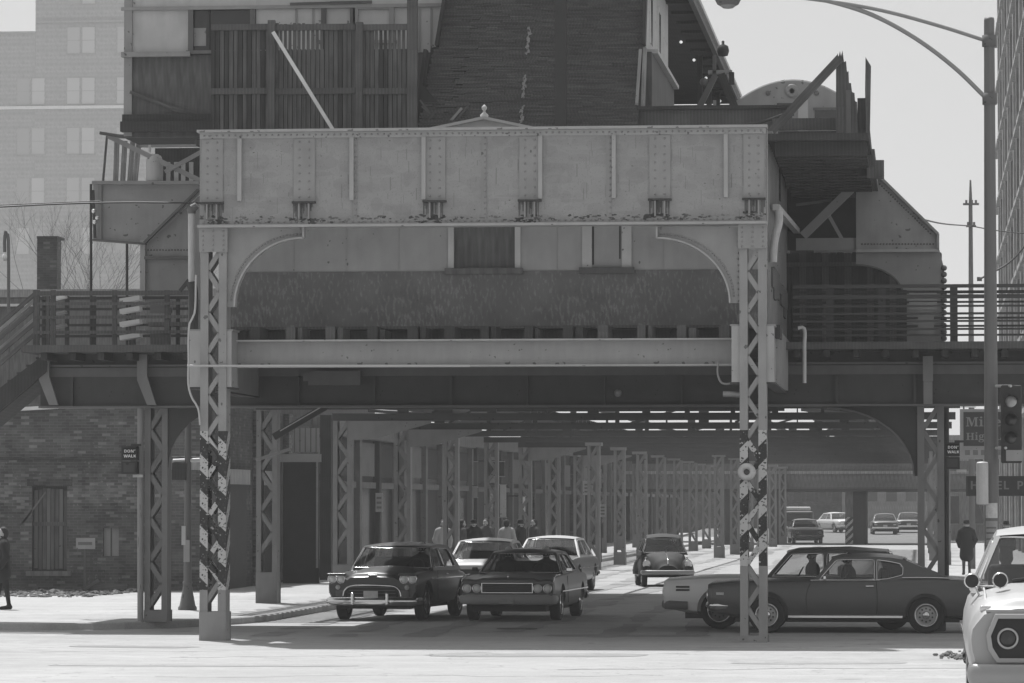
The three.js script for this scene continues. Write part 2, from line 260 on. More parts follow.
  const lp = thing('round_warning_lamp', 'round pale warning lamp with dark centre fixed to the right striped leg', 'lamp');
  mesh('rim', new THREE.TorusGeometry(.1, .055, 8, 24).translate(pg.x, pg.y, -DF + .09), M.galvL, lp); mesh('lens', lathe([[0, .03], [.06, .02], [.08, -.02], [.08, -.07]]).rotateX(Math.PI / 2).translate(pg.x, pg.y, -DF + .08), M.darkGlass, lp); based(lp);
  // curved knee brackets
  const knee = (xa, ya, s, endX, botY) => {                  // s = direction away from the leg
    const pts = [[xa, 227], [endX, 227], [endX, 238]], R = 16;
    const cx = endX, cy = botY, rx = Math.abs(endX - (xa + s * 11)), ry = botY - 238;
    for (let k = 1; k <= R; k++) { const a = k / R * Math.PI / 2; pts.push([cx - s * rx * Math.sin(a), cy - ry * Math.cos(a)]); }
    pts.push([xa, botY]);
    const k = mesh('knee_bracket', polyG(pts, DF + .1, .03), M.steel, t);
    const e = pts.slice(1, 3 + R).map(p => at(p[0], p[1], DF + .1)), rim = [];
    for (let i = 0; i < e.length - 1; i++) { const p = e[i].clone(), q = e[i + 1].clone(); p.z = q.z = -DF - .1; rim.push(barG(p, q, .03, .2)); }
    mesh('edge_angle', rim, M.flange, k);
    const rv = []; for (let i = 1; i < e.length; i++) for (const f of [0, .5]) { const p = e[i - 1].clone().lerp(e[i], f); p.z = -DF - .098; p.x -= s * .07; p.y += .07; rv.push(p); } for (let i = 0; i < 12; i++) { const p = at(xa + s * 3, 235 + i * 6, DF + .1); p.z = -DF - .098; rv.push(p); }
    stuff(mesh('bracket_rivets', rivets(rv), M.steelB, k));
  };
  knee(224, 227, 1, 304, 307); knee(741, 227, -1, 657, 303);
  // lower tie beam
  const lb = mesh('lower_beam', [pb(231, 341, 733, 365, DF + .75, .06)], M.steel, t), ly0 = at(480, 365, DF + .75).y, ly1 = at(480, 341, DF + .75).y, la = at(231, 350, DF + .75).x, lc = at(733, 350, DF + .75).x;
  mesh('beam_flange', [box(la, ly0 - .03, -DF - .6, lc, ly0, -DF - .95), box(la, ly1, -DF - .6, lc, ly1 + .03, -DF - .95)], M.flange, lb);
  for (let k = 0; k < 14; k++) { const x = la + .35 + k * .685 + rr(-.05, .05); const w = rr(.13, .19); mesh('tie_end', [box(x, ly1 + .032, -DF - .64, x + w, ly1 + .26, -DF - 1.6), ...(rnd() < .6 ? [box(x + w + .04, ly1 + .032, -DF - .7, x + w + .04 + rr(.07, .14), ly1 + rr(.2, .26), -DF - 1.6)] : [])], rnd() < .3 ? M.wood : M.woodD, lb); }
  mesh('ground_cable', rodG(at(188, 366, DF).add(V(0, 0, .06)), at(470, 366, DF).add(V(0, 0, .06)), .022), M.galvL, t);
  based(t);
  // fore-and-aft girders beside the legs
  for (const [pa, pbx, lab, ci] of [[190, 200, 'pale plate girder end left of the left striped leg'], [224, 231, 'pale plate girder end right of the left striped leg'], [732, 740.5, 'pale plate girder end left of the right striped leg'], [765, 773.5, 'pale ribbed plate girder running back beside the right striped leg']]) {
    const g = thing('side_girder', lab, 'girder', 'girders beside the striped legs');
    const a = at(pa, 355, DF + .06).x, b = at(pbx, 355, DF + .06).x, ty = at(pa, pa > 600 ? 326 : 331, DF + .06).y, by = at(pa, pa > 600 ? 382 : 387, DF + .06).y, d = pa > 210 && pa < 750 ? .75 : 10;
    const bd = mesh('girder_body', [box(a, by, -DF - .1, b, ty, -DF - d)], M.steel, g);
    mesh('end_cap', box(a - .008, by, -DF - .06, b + .008, ty, -DF - .097), M.flange, g);
    mesh('bottom_plate', box(a - .03, by - .03, -DF - .06, b + .03, by - .002, -DF - d), M.rust, g);
    mesh('top_plate', box(a - .03, ty + .002, -DF - .06, b + .03, ty + .03, -DF - d), M.steelB, g);
    if (pa > 750) for (let k = 1; k < 9; k++) mesh('stiffener_rib', box(b + .002, by + .01, -DF - k * 1.1, b + .07, ty - .01, -DF - k * 1.1 - .05), M.steel, g);
    based(g);
  }
  const pipe = (n, lab, pts, D, r, mat) => tag(mesh(n, tubeG(pts.map(p => at(p[0], p[1], p[2] ?? D)), r, 28, 7), mat), lab, 'pipe');
  pipe('conduit', 'thin pale conduit bending down past the left leg', [[196, 275], [194, 315], [190, 322], [188.5, 335], [188.5, 360], [188.5, 386], [192, 398], [198, 408], [200, 425]], DF - .05, .018, M.galvL);
  pipe('conduit', 'looped conduit hanging under the beam by the right leg', [[718, 362], [718, 375], [722, 383], [732, 383], [738, 377]], DF + .3, .02, M.galv);
  pipe('conduit', 'pale standing vent pipe right of the right leg', [[798, 328], [803, 327.5], [804.5, 330], [804.5, 345], [804.5, 383]], DF + 3.5, .035, M.galvL);
  pipe('conduit', 'thick capped pipe poking out left of the right leg', [[723, 394], [730, 394], [741, 395]], DF + .2, .05, M.galv);
}

// ---- second upper bent: pale plates either side of the station ----
const D2 = DG(642) + 10.2;
{
  const t = thing('plate_bent', 'pale riveted plate with chamfered corner above the right-hand railing', 'steel bent');
  const pts = [[856, 178], [881, 178], [938, 234], [938, 250], [856, 250]];
  const m = mesh('upper_plate', polyG(pts, D2, .05), M.steel, t);
  const e = [[856, 178], [881, 178], [938, 234], [938, 250]].map(p => { const v = at(p[0], p[1], D2); v.z = -D2; return v; });
  mesh('edge_flange', [0, 1, 2].map(i => barG(e[i], e[i + 1], .05, .24)), M.steelB, m);
  mesh('stiffener_angle', pb(856, 249, 939, 252, D2 - .12, .12), M.flange, m);
  const rv = []; for (let i = 0; i < 24; i++) { const p = at(862 + i * 3.1, 244, D2); p.z = -D2; rv.push(p); const q = at(884 + i * 2.2, 184 + i * 2.15, D2); q.z = -D2; q.x -= .08; rv.push(q); } stuff(mesh('plate_rivets', rivets(rv), M.steelD, m));
  const arcp = [[856, 248], [939, 248], [944, 268], [944, 345], [905, 345], [905, 300]]; for (let k = 0; k <= 12; k++) { const a = k / 12 * Math.PI / 2; arcp.push([856 + 48 * Math.cos(a), 298 - 33 * Math.sin(a)]); }
  const lo = mesh('arched_bracket', polyG(arcp, D2 + .02, .05), M.steelB, t);
  const ea = arcp.slice(6).map(p => { const v = at(p[0], p[1], D2 + .02); v.z = -D2; return v; }); mesh('arch_rim', ea.slice(1).map((p, i) => barG(ea[i], p, .03, .16)), M.steelD, lo);
  const kn = []; for (let i = 0; i < 12; i++) { const p = at(944, 268 + i * 6.4, D2); kn.push(new THREE.SphereGeometry(.06, 6, 5).translate(p.x, p.y, -D2)); } stuff(mesh('edge_rivets', kn, M.steelD, lo));
  mesh('bottom_chord', pb(796, 238, 856, 250, D2 + .05, .1), M.steelB, t); mesh('top_chord', pb(770, 178, 856, 188, D2 + .05, .1), M.steelD, t);
  mesh('diagonal', pbar(803, 236, 852, 188, D2, .17, .06), M.steel, t); mesh('diagonal', pbar(828, 214, 842, 239, D2 + .1, .07, .05), M.steelB, t); mesh('diagonal', pbar(796, 205, 832, 200, D2 + .3, .05, .05), M.steelD, t);
  based(t);
  const u = thing('plate_bent', 'pale riveted plate jutting out left of the portal frame above railing', 'steel bent');
  const A = mesh('upper_plate', polyG([[93, 183], [200, 183], [200, 194], [146, 243], [93, 240]], D2, .05), M.steel, u);
  const eb = [[93, 183], [200, 183]].map(p => { const v = at(p[0], p[1], D2); v.z = -D2; return v; }); mesh('edge_flange', barG(eb[0], eb[1], .07, .24), M.steelB, A);
  mesh('end_angle', pb(98, 184, 101.5, 240, D2 - .06, .06), M.steelB, A);
  const dg = [[199, 190], [145, 243]].map(p => { const v = at(p[0], p[1], D2); v.z = -D2 + .05; return v; }); mesh('brace_angle', barG(dg[0], dg[1], .05, .14), M.steelD, A);
  mesh('lower_edge', pbar(93, 240, 146, 244, D2, .04, .2), M.steelD, A);
  const rb = mesh('lower_plate', polyG([[142, 243], [146, 243], [200, 195], [200, 300], [142, 300]], D2 + .06, .05), M.steelB, u);
  mesh('stiffener_angle', pb(144, 256, 190, 259, D2 - .06, .12), M.steelD, rb); mesh('end_angle', pb(140, 240, 145, 345, D2 - .02, .12), M.flange, rb);
  const r2 = []; for (let i = 0; i < 16; i++) { const p = at(148 + i * 3, 250, D2 + .06); p.z = -D2 - .06; r2.push(p); } stuff(mesh('plate_rivets', rivets(r2), M.steelD, rb));
  based(u);
  // fence and tank on the left plate
  const f = thing('slatted_barrier', 'slatted pale barrier with crossed diagonal braces left of the portal frame', 'barrier');
  mesh('top_rail', [pb(106, 134, 201, 138, D2 + .1, .08)], M.steel, f); mesh('top_rail', [pb(140, 144, 201, 147, D2 + .1, .08)], M.steelB, f);
  mesh('brace', pbar(108, 136, 201, 181, D2, .1, .06), M.steel, f); mesh('brace', pbar(165, 172, 201, 152, D2 - .08, .08, .06), M.steelB, f); mesh('brace', pbar(107, 136, 103, 182, D2 + .04, .04, .04), M.wood, f);
  for (const x of [117, 125, 133, 139]) mesh('slat', pbar(x, 141, x - 4 + (139 - x) * .12, 182, D2 + .25, .1, .04), M.woodL, f);
  for (const x of [166, 174, 181, 189]) mesh('slat', pb(x, 162, x + 4, 182, D2 + .25, .05), M.pale, f);
  mesh('dark_panel', pb(155, 148, 201, 181, D2 + .8, .05), M.woodD, f); mesh('broken_board', pbar(100, 133, 132, 138, D2 - .1, .06, .1), M.wood, f); mesh('hanging_rod', pb(148.5, 135, 150.5, 152, D2 - .1, .04), M.galvL, f);
  based(f);
  const tk = at(152.5, 182, D2 - .1), r = .17;
  tag(mesh('water_tank', lathe([[0, .56], [.07, .555], [.13, .52], [.165, .44], [.172, .38], [.172, .02], [.16, 0], [0, 0]], 28).translate(tk.x, tk.y + .02, -D2 - .1 - .0), M.pale), 'small pale round-topped tank behind the slatted barrier', 'tank');
  const dp = thing('downspout', 'thick pale downspout with hooded cap left of the portal frame', 'pipe');
  const q0 = at(191.5, 212, DF + 1), q1 = at(191.5, 282, DF + 1), q2 = at(193, 330, DF + 1); mesh('pipe', rodG(q0, q1, .062, .058, 12), M.galvL, dp); mesh('hood', [rodG(q0.clone().add(V(0, -.03, 0)), q0.clone().add(V(0, .06, 0)), .075, .085, 12), rodG(q0.clone().add(V(.02, .06, 0)), q0.clone().add(V(.1, .12, 0)), .08, .06, 10)], M.steelD, dp); mesh('lower_pipe', tubeG([q1, V(q1.x + .03, q1.y - .2, q1.z), q2], .09, 12, 8), M.rust, dp); mesh('elbow', pbar(189, 280, 180, 291, DF + 1, .06), M.rust, dp); based(dp);
  for (const [x, y0, y1, lab] of [[91, 184, 345, 'thin dark upright pipe at the outer edge of the left plate'], [127, 243, 345, 'thin dark upright pipe under the left plate']]) tag(mesh('standing_pipe', rodG(at(x, y1, D2 + .2), at(x, y0, D2 + .2), .028), M.rust), lab, 'pipe');
  const lc = thing('signal_lamp_cluster', 'small cluster of bright glass signal lamps at the left plate edge', 'lamp');
  mesh('bracket', pbar(93, 190, 95, 238, D2 - .15, .05), M.rust, lc); for (const [x, y] of [[94, 211], [97.5, 218], [95, 222]]) { const p = at(x, y, D2 - .25); mesh('lens', new THREE.SphereGeometry(.05, 10, 8).translate(p.x, p.y, p.z), M.chrome, lc); } based(lc);
}

// ---- lower elevated railway: cross platform with railings ----
const DL = DG(630);
{
  const t = thing('elevated_platform', 'dark steel elevated platform crossing the street with plate girder and bracket arms', 'platform');
  const xa = at(44, 380, DL).x, xb = 16, ya = 5.2, D = DL;
  const yy = (py) => at(512, py, D).y;
  mesh('deck_edge', box(at(36, 350, D).x, yy(353), -D + 1.3, xb, yy(346), -D - 4.2), M.wood, t);
  const n = 60; const jl = []; for (let k = 0; k < n; k++) { const x = xa + .2 + k * (xb - xa) / n; jl.push(box(x, yy(360.5), -D + 1.2, x + .12, yy(353.3), -D - 4)); } const jo = mesh('joists', jl, M.woodD, t); jo.userData.kind = 'stuff';
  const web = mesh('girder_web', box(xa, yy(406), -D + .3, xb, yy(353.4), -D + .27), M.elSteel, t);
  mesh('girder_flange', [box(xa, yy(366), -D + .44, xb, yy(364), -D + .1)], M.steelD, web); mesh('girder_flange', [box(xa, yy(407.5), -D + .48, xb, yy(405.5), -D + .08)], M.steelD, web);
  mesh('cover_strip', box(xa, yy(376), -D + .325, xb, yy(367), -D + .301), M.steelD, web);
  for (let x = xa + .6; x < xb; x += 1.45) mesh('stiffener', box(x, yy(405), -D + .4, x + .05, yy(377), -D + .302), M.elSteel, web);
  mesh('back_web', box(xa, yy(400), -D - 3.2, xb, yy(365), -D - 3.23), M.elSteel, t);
  const arm = (x, far) => { const p = [[x, 354], [x + 10, 354], [x + 10, 376], [x + 19, 405], [x + 10, 405], [x, 380]]; mesh('bracket_arm', polyG(p, D - .55, .09), M.columnPaint, t); };
  arm(39); arm(137); mesh('bracket_arm', pb(923, 356, 933, 381, D - .55, .09), M.columnPaint, t); mesh('bracket_arm', pb(923.5, 381, 932.5, 404, D - .5, .09), M.columnPaint, t);
  mesh('junction_box', pb(308, 371, 360, 385, D - .6, .2), M.steelD, t); mesh('junction_box', pb(303, 374, 308, 381, D - .55, .1), M.steelD, t);
  const gl = at(618, 393, D - .4); mesh('globe', new THREE.SphereGeometry(.075, 14, 10).translate(gl.x, gl.y, gl.z), M.steelB, t);
  // curved corner plates to the legs
  const kp = (pts) => mesh('knee_plate', polyG(pts, D + .05, .04), M.elSteel, t);
  const a1 = [[168, 406]]; a1.push([238, 406]); for (let k = 0; k <= 10; k++) { const a = k / 10 * Math.PI / 2; a1.push([238 - 70 * Math.sin(a), 406 + 62 - 62 * Math.cos(a)]); } kp(a1);
  const a2 = [[918, 406], [918, 476]]; for (let k = 0; k <= 10; k++) { const a = k / 10 * Math.PI / 2; a2.push([827 + 87 * Math.cos(a), 476 - 68 * Math.sin(a)]); } a2.push([827, 406]);
  const k2 = mesh('knee_plate', polyG(a2, D + .05, .04), M.elSteel, t); const ed = a2.slice(2, 13).map(p => { const v = at(p[0], p[1], D + .05); v.z = -D; return v; }); mesh('edge_angle', ed.slice(1).map((p, i) => barG(ed[i], p, .03, .16)), M.steelD, k2);
  latticeColumn(t, at(156, 500, D).x, D, .13, yy(406.5), { mat: M.columnPaint, w: .44, leg: .11, pitch: .42, base: .22, bar: .095 });
  latticeColumn(t, at(931, 500, D).x, D, 0, yy(406.5), { mat: M.columnPaint, w: .5, leg: .13, pitch: .46 });
  mesh('stand_pipe', rodG(at(140.5, 629, D - .05), at(140.5, 408, D - .05), .06, .06, 10), M.steelB, t); mesh('stand_pipe', rodG(at(946.5, 600, D + .3), at(946.5, 408, D + .3), .05, .05, 10), M.elSteel, t);
  based(t);
  // railings
  const rail = (name, lab, xs, rails, x0, x1, Dr, postTop, mat, postW = .075) => {
    const g = thing(name, lab, 'railing', 'platform railings');
    for (const [y, h] of rails) mesh('rail', pb(x0, y - h / 2, x1, y + h / 2, Dr, .06), mat, g);
    for (const x of xs) { const a = at(x, 346, Dr), b = at(x, postTop, Dr); mesh('post', box(a.x - postW / 2, a.y, -Dr - .062, a.x + postW / 2, b.y, -Dr - .13), mat, g); }
    return based(g);
  };
  rail('platform_railing', 'dark front railing along the platform left of the portal frame', [36, 52, 113.5, 166], [[293, 4.5], [303.5, 3], [317, 3], [332, 3]], 35, 190, D - .9, 290, M.wood, .09);
  rail('platform_railing', 'thin dark rear railing behind the left platform', [43, 66, 93, 130, 177], [[298, 3], [309, 2.5], [325, 2.5], [336, 2.5]], 36, 190, D + 3.4, 296, M.woodD);
  rail('platform_railing', 'dark front railing along the platform on the right', [830, 882, 954, 1040], [[286, 3.5], [296.5, 4], [306, 2], [313.5, 2.2], [321, 2], [329, 2], [335, 2]], 793, 1060, D - .9, 285, M.elSteel, .14);
  rail('platform_railing', 'thin dark rear railing behind the right platform', [812, 858, 905, 990], [[292, 3], [302, 2], [318, 2], [326, 2]], 793, 1060, D + 3.4, 290, M.woodD);
  { const g = thing('notice_board', 'pale slatted notice board on the right platform below the chamfered plate', 'board'); for (const y of [293, 302]) mesh('board', pb(909, y, 937, y + 7.4, D + .6, .05), M.steel, g); mesh('board', pb(918, 311, 934, 334, D + .7, .05), M.steelB, g); based(g); }
  { const g = thing('sunlit_slats', 'stack of four slats coloured pale for sunlight on the left platform', 'bench'); for (const y of [298, 308.5, 321.5, 335]) mesh('slat', pbar(121, y + 3.2, 141, y, D + 1.5, .09, .3), M.white, g); mesh('upright', pb(131, 296, 135, 345, D + 1.7, .1), M.wood, g); based(g); }  // sunlight on these board ends is put into their white colour
  { const g = thing('sunlit_slats', 'short slats coloured pale for sunlight near the head of the stairs', 'bench'); for (const y of [297.5, 313, 326]) mesh('slat', pbar(52, y + 2, 66, y - 1, D + 1.5, .06, .25), y < 300 ? M.white : M.woodL, g); mesh('upright', pb(46, 296, 49, 345, D + 1.7, .1), M.wood, g); based(g); }  // pale colours paint the sun on the short board ends
  { const g = thing('platform_bench', 'dark wooden bench and box on the left platform behind railing', 'bench'); mesh('back', pb(150, 300, 172, 313, D + 1.2, .06), M.steelD, g); mesh('box', pb(150, 333, 165, 345, D + 1.1, .5), M.wood, g); mesh('post', pb(165, 308, 170, 345, D + 1.1, .1), M.wood, g); mesh('seat', pb(148, 322, 190, 326, D + 1, .4), M.wood, g); based(g); }
  // stairs going down to the left
  const s = thing('platform_stairs', 'dark wooden stairs with sloping handrails going down to the left', 'stairs');
  mesh('stringer', polyG([[46, 353], [46, 372], [-40, 444], [-40, 418]], D - .6, .1), M.woodD, s); mesh('stringer', polyG([[46, 353], [46, 372], [-40, 444], [-40, 418]], D + .9, .1), M.woodD, s);
  for (let k = 0; k < 9; k++) { const a = at(44 - k * 9.5, 357 + k * 7.6, D - .5); mesh('tread', box(a.x - .16, a.y - .04, -D + .5, a.x + .16, a.y, -D - .9), M.woodD, s); }
  for (const y of [0, 14, 29, 40]) mesh('handrail', pbar(36, 293 + y, -40, 358 + y, D - .7, .075, .06), M.wood, s);
  for (const y of [2, 21]) mesh('handrail', pbar(36, 297 + y, -40, 362 + y, D + .9, .06, .06), M.woodL, s);
  mesh('newel', pb(33, 290, 38, 352, D - .75, .1), M.wood, s); mesh('soffit', polyG([[44, 372], [46, 374], [-40, 446], [-40, 440]], D - .5, 1.4), M.woodD, s); based(s);
}

// ---- lower elevated railway: bents marching down the street ----
const D0 = 89.5, SP = 11.9, HB = 4.5;
{
  const XL = -14.7, XR = .6;
  const names = ['nearest the camera', 'second', 'third', 'fourth', 'fifth', 'sixth', 'seventh', 'eighth', 'ninth', 'tenth', 'eleventh'];
  for (let k = 0; k < 11; k++) {
    const D = D0 + SP * k, t = thing('viaduct_bent', k ? `${names[k]} bent of laced steel columns under the elevated track, counted from the portal frame` : 'first bent of laced steel columns, just behind the left striped leg', 'steel bent', 'bents under the elevated track');
    const near = k < 5;
    latticeColumn(t, XL, D, .13, HB, { mat: M.columnPaint, bar: .1, w: .48, leg: .115, pitch: .46, single: near, base: .7 });
    if (k > 4) latticeColumn(t, XR + .3 * (k & 1), D, .13, HB, { mat: M.columnPaint, w: .45, pitch: .42, single: false });
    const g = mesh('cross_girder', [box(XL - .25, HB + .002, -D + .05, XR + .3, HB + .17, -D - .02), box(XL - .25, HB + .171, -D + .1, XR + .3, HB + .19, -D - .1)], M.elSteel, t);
    if ([1, 2, 5, 7].includes(k)) mesh('corner_plate', [(() => { const s = new THREE.Shape([[XL + .2, HB], [XL + .2, HB - .5], [XL + .9, HB - .46], [XL + 2.3, HB - .06], [XL + 2.3, HB]].map(p => new THREE.Vector2(...p))); return new THREE.ExtrudeGeometry(s, { depth: .04, bevelEnabled: false }).translate(0, 0, -D + .06); })()], M.columnPaint, t);
    for (let q = 0; q < 11; q++) { const x = XL + 1.2 + q * 1.25 + rr(-.3, .3), w = rr(.03, .3); mesh('stub_post', box(x, HB + .192, -D + .05, x + w, HB + .6, -D - .05), M.elSteel, t); } for (let q = 0; q < 3; q++) { const x = XL + 2 + q * 4 + rr(-1, 1); mesh('strut', barG(V(x, HB + .2, -D), V(x + rr(.8, 1.6), HB + .62, -D), .06, .05), M.elSteel, t); }
    based(t);
  }
  // inner row of columns
  for (let k = 0; k < 9; k++) {
    const D = 145 + SP * k, t = thing('street_column', `${['nearest', 'second', 'third', 'fourth', 'fifth', 'sixth', 'seventh', 'eighth', 'farthest'][k]} laced steel column from the camera in the far inner kerb row`, 'column', 'far inner row of columns');
    latticeColumn(t, -11.8 + .05 * k, D, 0, HB, { mat: M.columnPaint, bar: .1, w: .45, leg: .11, pitch: .5, single: false }); mesh('bearing', box(-12.1, HB + .002, -D + .1, -11.5, HB + .12, -D - .5), M.columnPaint, t); based(t);
  }
  for (let k = 0; k < 6; k++) {
    const D = 178 + SP * k, t = thing('street_column', `${['nearest', 'second', 'third', 'fourth', 'fifth', 'farthest'][k]} laced steel column from the camera in the far mid-street row`, 'column', 'far mid-street columns');
    latticeColumn(t, -8.9 + .16 * k, D, 0, HB, { mat: M.columnPaint, bar: .1, w: .45, leg: .11, pitch: .5, single: false }); mesh('bearing', box(-9.2 + .16 * k, HB + .002, -D + .1, -8.6 + .16 * k, HB + .12, -D - .5), M.columnPaint, t); based(t);
  }
  { // service walk between the tracks
    const t = thing('service_walk', 'narrow open service walk of cross bars between the elevated tracks', 'walkway');
    for (let k = 0; k < 9; k++) { const d = D0 + 6 + k * SP + rr(-.4, .4), y = HB + .34 + rr(0, .12); mesh('cross_bar', box(-13 + rr(0, 1.5), y, -d, -3.6, y + rr(.06, .1), -d - .15), M.elSteel, t); }
    for (const x of [-9.1, -5]) mesh('runner', box(x, HB + .5, -D0 + 1, x + .12, HB + .62, -D0 - SP * 9.6), M.elSteel, t);
    based(t);
  }
  // tracks
  const end = D0 + SP * 10.5;
  [[-14.1, 'left'], [-2.4, 'right']].forEach(([xc, nm], i) => {
    const t = thing('elevated_track', `${nm} elevated railway track on open timber ties above the street`, 'railway track', 'elevated tracks');
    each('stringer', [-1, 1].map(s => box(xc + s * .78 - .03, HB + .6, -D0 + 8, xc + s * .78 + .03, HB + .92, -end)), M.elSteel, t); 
    const tl = []; let c = 0; for (let d = D0 - 8; d < end; d += .62) { const L = 1.1 + .12 * ((c * 7) % 3); tl.push(box(xc - L, HB + .94, -d, xc + L, HB + 1.14, -d - .22)); c++; } const tm = mesh('ties', tl, M.woodD, t); tm.userData.kind = 'stuff';
    each('rail', [-.72, .72].map(s => box(xc + s - .04, HB + 1.142, -D0 + 8, xc + s + .04, HB + 1.28, -end)), M.rust, t);
    const br = []; for (let k = 0; k < 20; k++) { const d = D0 + k * SP / 2; br.push(barG(V(xc - .75, HB + .4, -d), V(xc + .75, HB + .4, -d - SP / 2), .08, .02)); } each('lateral_brace', br, M.elSteel, t);
    based(t);
  });
}
// ---------- upper level: signal house, station, fence, train ----------
{ // signal house behind the portal frame
  const D = DF + 1.7, t = thing('signal_house', 'long signal house with pale upper wall and dark peeling lower wall above the beam', 'house');
  const xa = at(228, 280, D).x, xb = at(767.5, 280, D).x, y0 = at(480, 326, D).y, ym = at(480, 271, D).y, y1 = at(480, 140, D).y, depth = 12;
  const w0 = at(454, 240, D).x, w1 = at(515, 240, D).x, wt = at(480, 214, D).y, v0 = at(592, 240, D).x, v1 = at(622, 240, D).x;
  const rect = (a, b, c, d) => { const s = new THREE.Path(); s.moveTo(a, b); s.lineTo(c, b); s.lineTo(c, d); s.lineTo(a, d); s.closePath(); return s; };
  const s = new THREE.Shape([[xa, ym], [xb, ym], [xb, y1], [xa, y1]].map(p => new THREE.Vector2(...p))); s.holes.push(rect(w0, ym + .05, w1, wt), rect(v0, ym + .05, v1, wt));
  mesh('upper_wall', new THREE.ExtrudeGeometry(s, { depth: .12, bevelEnabled: false }).translate(0, 0, -D - .12), M.housePale, t);
  const lw = mesh('lower_wall', box(xa, y0, -D + .03, xb, ym - .002, -D - .12), M.peel, t);
  mesh('sill_board', box(xa, y0 - .05, -D + .07, xb, y0 - .002, -D - .1), M.wood, lw);
  for (let x = xa + .24; x < xb; x += .94) if (!(x > w0 - .12 && x < w1 + .12) && !(x > v0 - .2 && x < v1 + .2)) mesh('batten', box(x, ym + .002, -D + .012, x + .014, wt, -D + .001), M.housePale, t);
  const win = (a, b, m, fr) => { const w = mesh('window', box(a, ym + .06, -D - (m === M.housePale ? .002 : .05), b, wt, -D - .07), m, t); each('frame', [box(a - fr, ym + .05, -D + .04, a, wt, -D + .002), box(b, ym + .05, -D + .04, b + fr, wt, -D + .002)], M.pale, w); mesh('sill', box(a - fr - .05, ym - .06, -D + .14, b + fr + .05, ym + .045, -D + .032), M.houseDark, w); return w; };
  const a = win(w0, w1, M.houseDark, .1), b = win(v0, v1, M.housePale, .17); each('gap_strip', [box(v0 + .005, ym + .1, -D + .012, v0 + .035, wt, -D + .002), box(v1 - .05, ym + .2, -D + .012, v1 - .025, wt, -D + .002)], M.black, b);
  const side = mesh('side_wall', box(xb - .1, y0, -D - .13, xb, y1, -D - depth), M.housePale, t); each('side_board', Array.from({ length: 22 }, (_, k) => box(xb + .001, y0 + .02, -D - .2 - k * .53, xb + .03, y1, -D - .3 - k * .53)), M.steelB, side); for (let q = 0; q < 9; q++) mesh('torn_flashing', box(xb + .031, at(770, 272 + rr(0, 26), D).y, -D - .9 - q * .9, xb + .06, at(770, 264 + rr(-4, 4), D).y, -D - 1.8 - q * .9), M.houseDark, side);
  mesh('side_wall', box(xa, y0, -D - .13, xa + .1, y1, -D - depth), M.housePale, t); mesh('back_wall', box(xa, y0, -D - depth, xb, y1, -D - depth - .1), M.housePale, t); mesh('floor', box(xa, y0 - .4, -D - .14, xb, y0 - .06, -D - depth), M.woodD, t);
  // roof: shallow, with the little gable and finial that peep over the girder
  mesh('roof', [box(xa - .2, y1 + .002, -D + .1, xb + .1, y1 + .1, -D - depth)], M.steelB, t);
  const gd = D + .3, gp = (l) => polyG(l, gd, .5); const gb = mesh('gable', gp([[426, 140], [426, 130], [484, 118], [542, 130], [542, 140]]), M.pale, t);
  each('gable_moulding', [pbar(424, 130.5, 484, 118, gd - .08, .05, .14), pbar(484, 118, 544, 130.5, gd - .08, .05, .14)], M.flange, gb);
  const fp = at(484, 118, gd); mesh('finial', [lathe([[.07, 0], [.075, .06], [.03, .1], [.02, .13], [.045, .17], [.05, .2], [.02, .23], [.0, .25]], 12).translate(fp.x, fp.y, -gd - .05)], M.pale, gb);
  mesh('gutter', [pbar(776, 207, 801, 236, D + .6, .1, .12, D + depth)], M.galvL, t);
  mesh('downpipe', tubeG([[779, 210], [779, 222], [776, 234], [774, 245], [773, 262]].map(p => at(p[0], p[1], D + .2)), .07, 16, 8), M.galvL, t);
  based(t);
}
const DU = DF + 1.2, YD = at(480, 131, DF).y - .1;           // upper deck level
{
  const t = thing('upper_deck', 'dark timber upper deck on joists carrying the station over the street', 'platform');
  const xr = at(872, 131, 74).x;
  mesh('planking', box(at(204, 131, DF + 2).x, YD, -DU, xr, YD + .12, -DU - 40), M.woodD, t);
  for (let k = 0; k < 15; k++) mesh('joist', box(at(766, 131, DF).x + .1, YD - .24, -DU - .3 - k * .68, xr - .05, YD - .003, -DU - .3 - k * .68 - .2), M.woodD, t);
  mesh('end_beam', box(xr - .1, YD - .2, -DU - 3, xr + .06, YD + .1, -D2 - .6), M.wood, t);
  for (let k = 1; k < 7; k++) mesh('floor_beam', box(at(204, 131, DF + 2).x, YD - .6, -DU - k * 6, at(766, 131, DF).x, YD - .003, -DU - k * 6 - .2), M.elSteel, t);
  based(t);
  const p = thing('parapet_beam', 'dark timber parapet behind the top girder in front of the platform canopy', 'parapet');
  mesh('beam', pb(637, 107, 772, 131, DF + 5, .25), M.wood, p); mesh('rail', pb(637, 105.5, 792, 109, DF + 4.9, .35), M.woodD, p); mesh('beam', pb(772, 109, 792, 122, DF + 5, .2), M.wood, p); mesh('sagging_cable', tubeG([[700, 127], [740, 126], [765, 121], [790, 112]].map(q => at(q[0], q[1], DF + 4.8)), .03, 20, 6), M.rust, p); based(p);
}
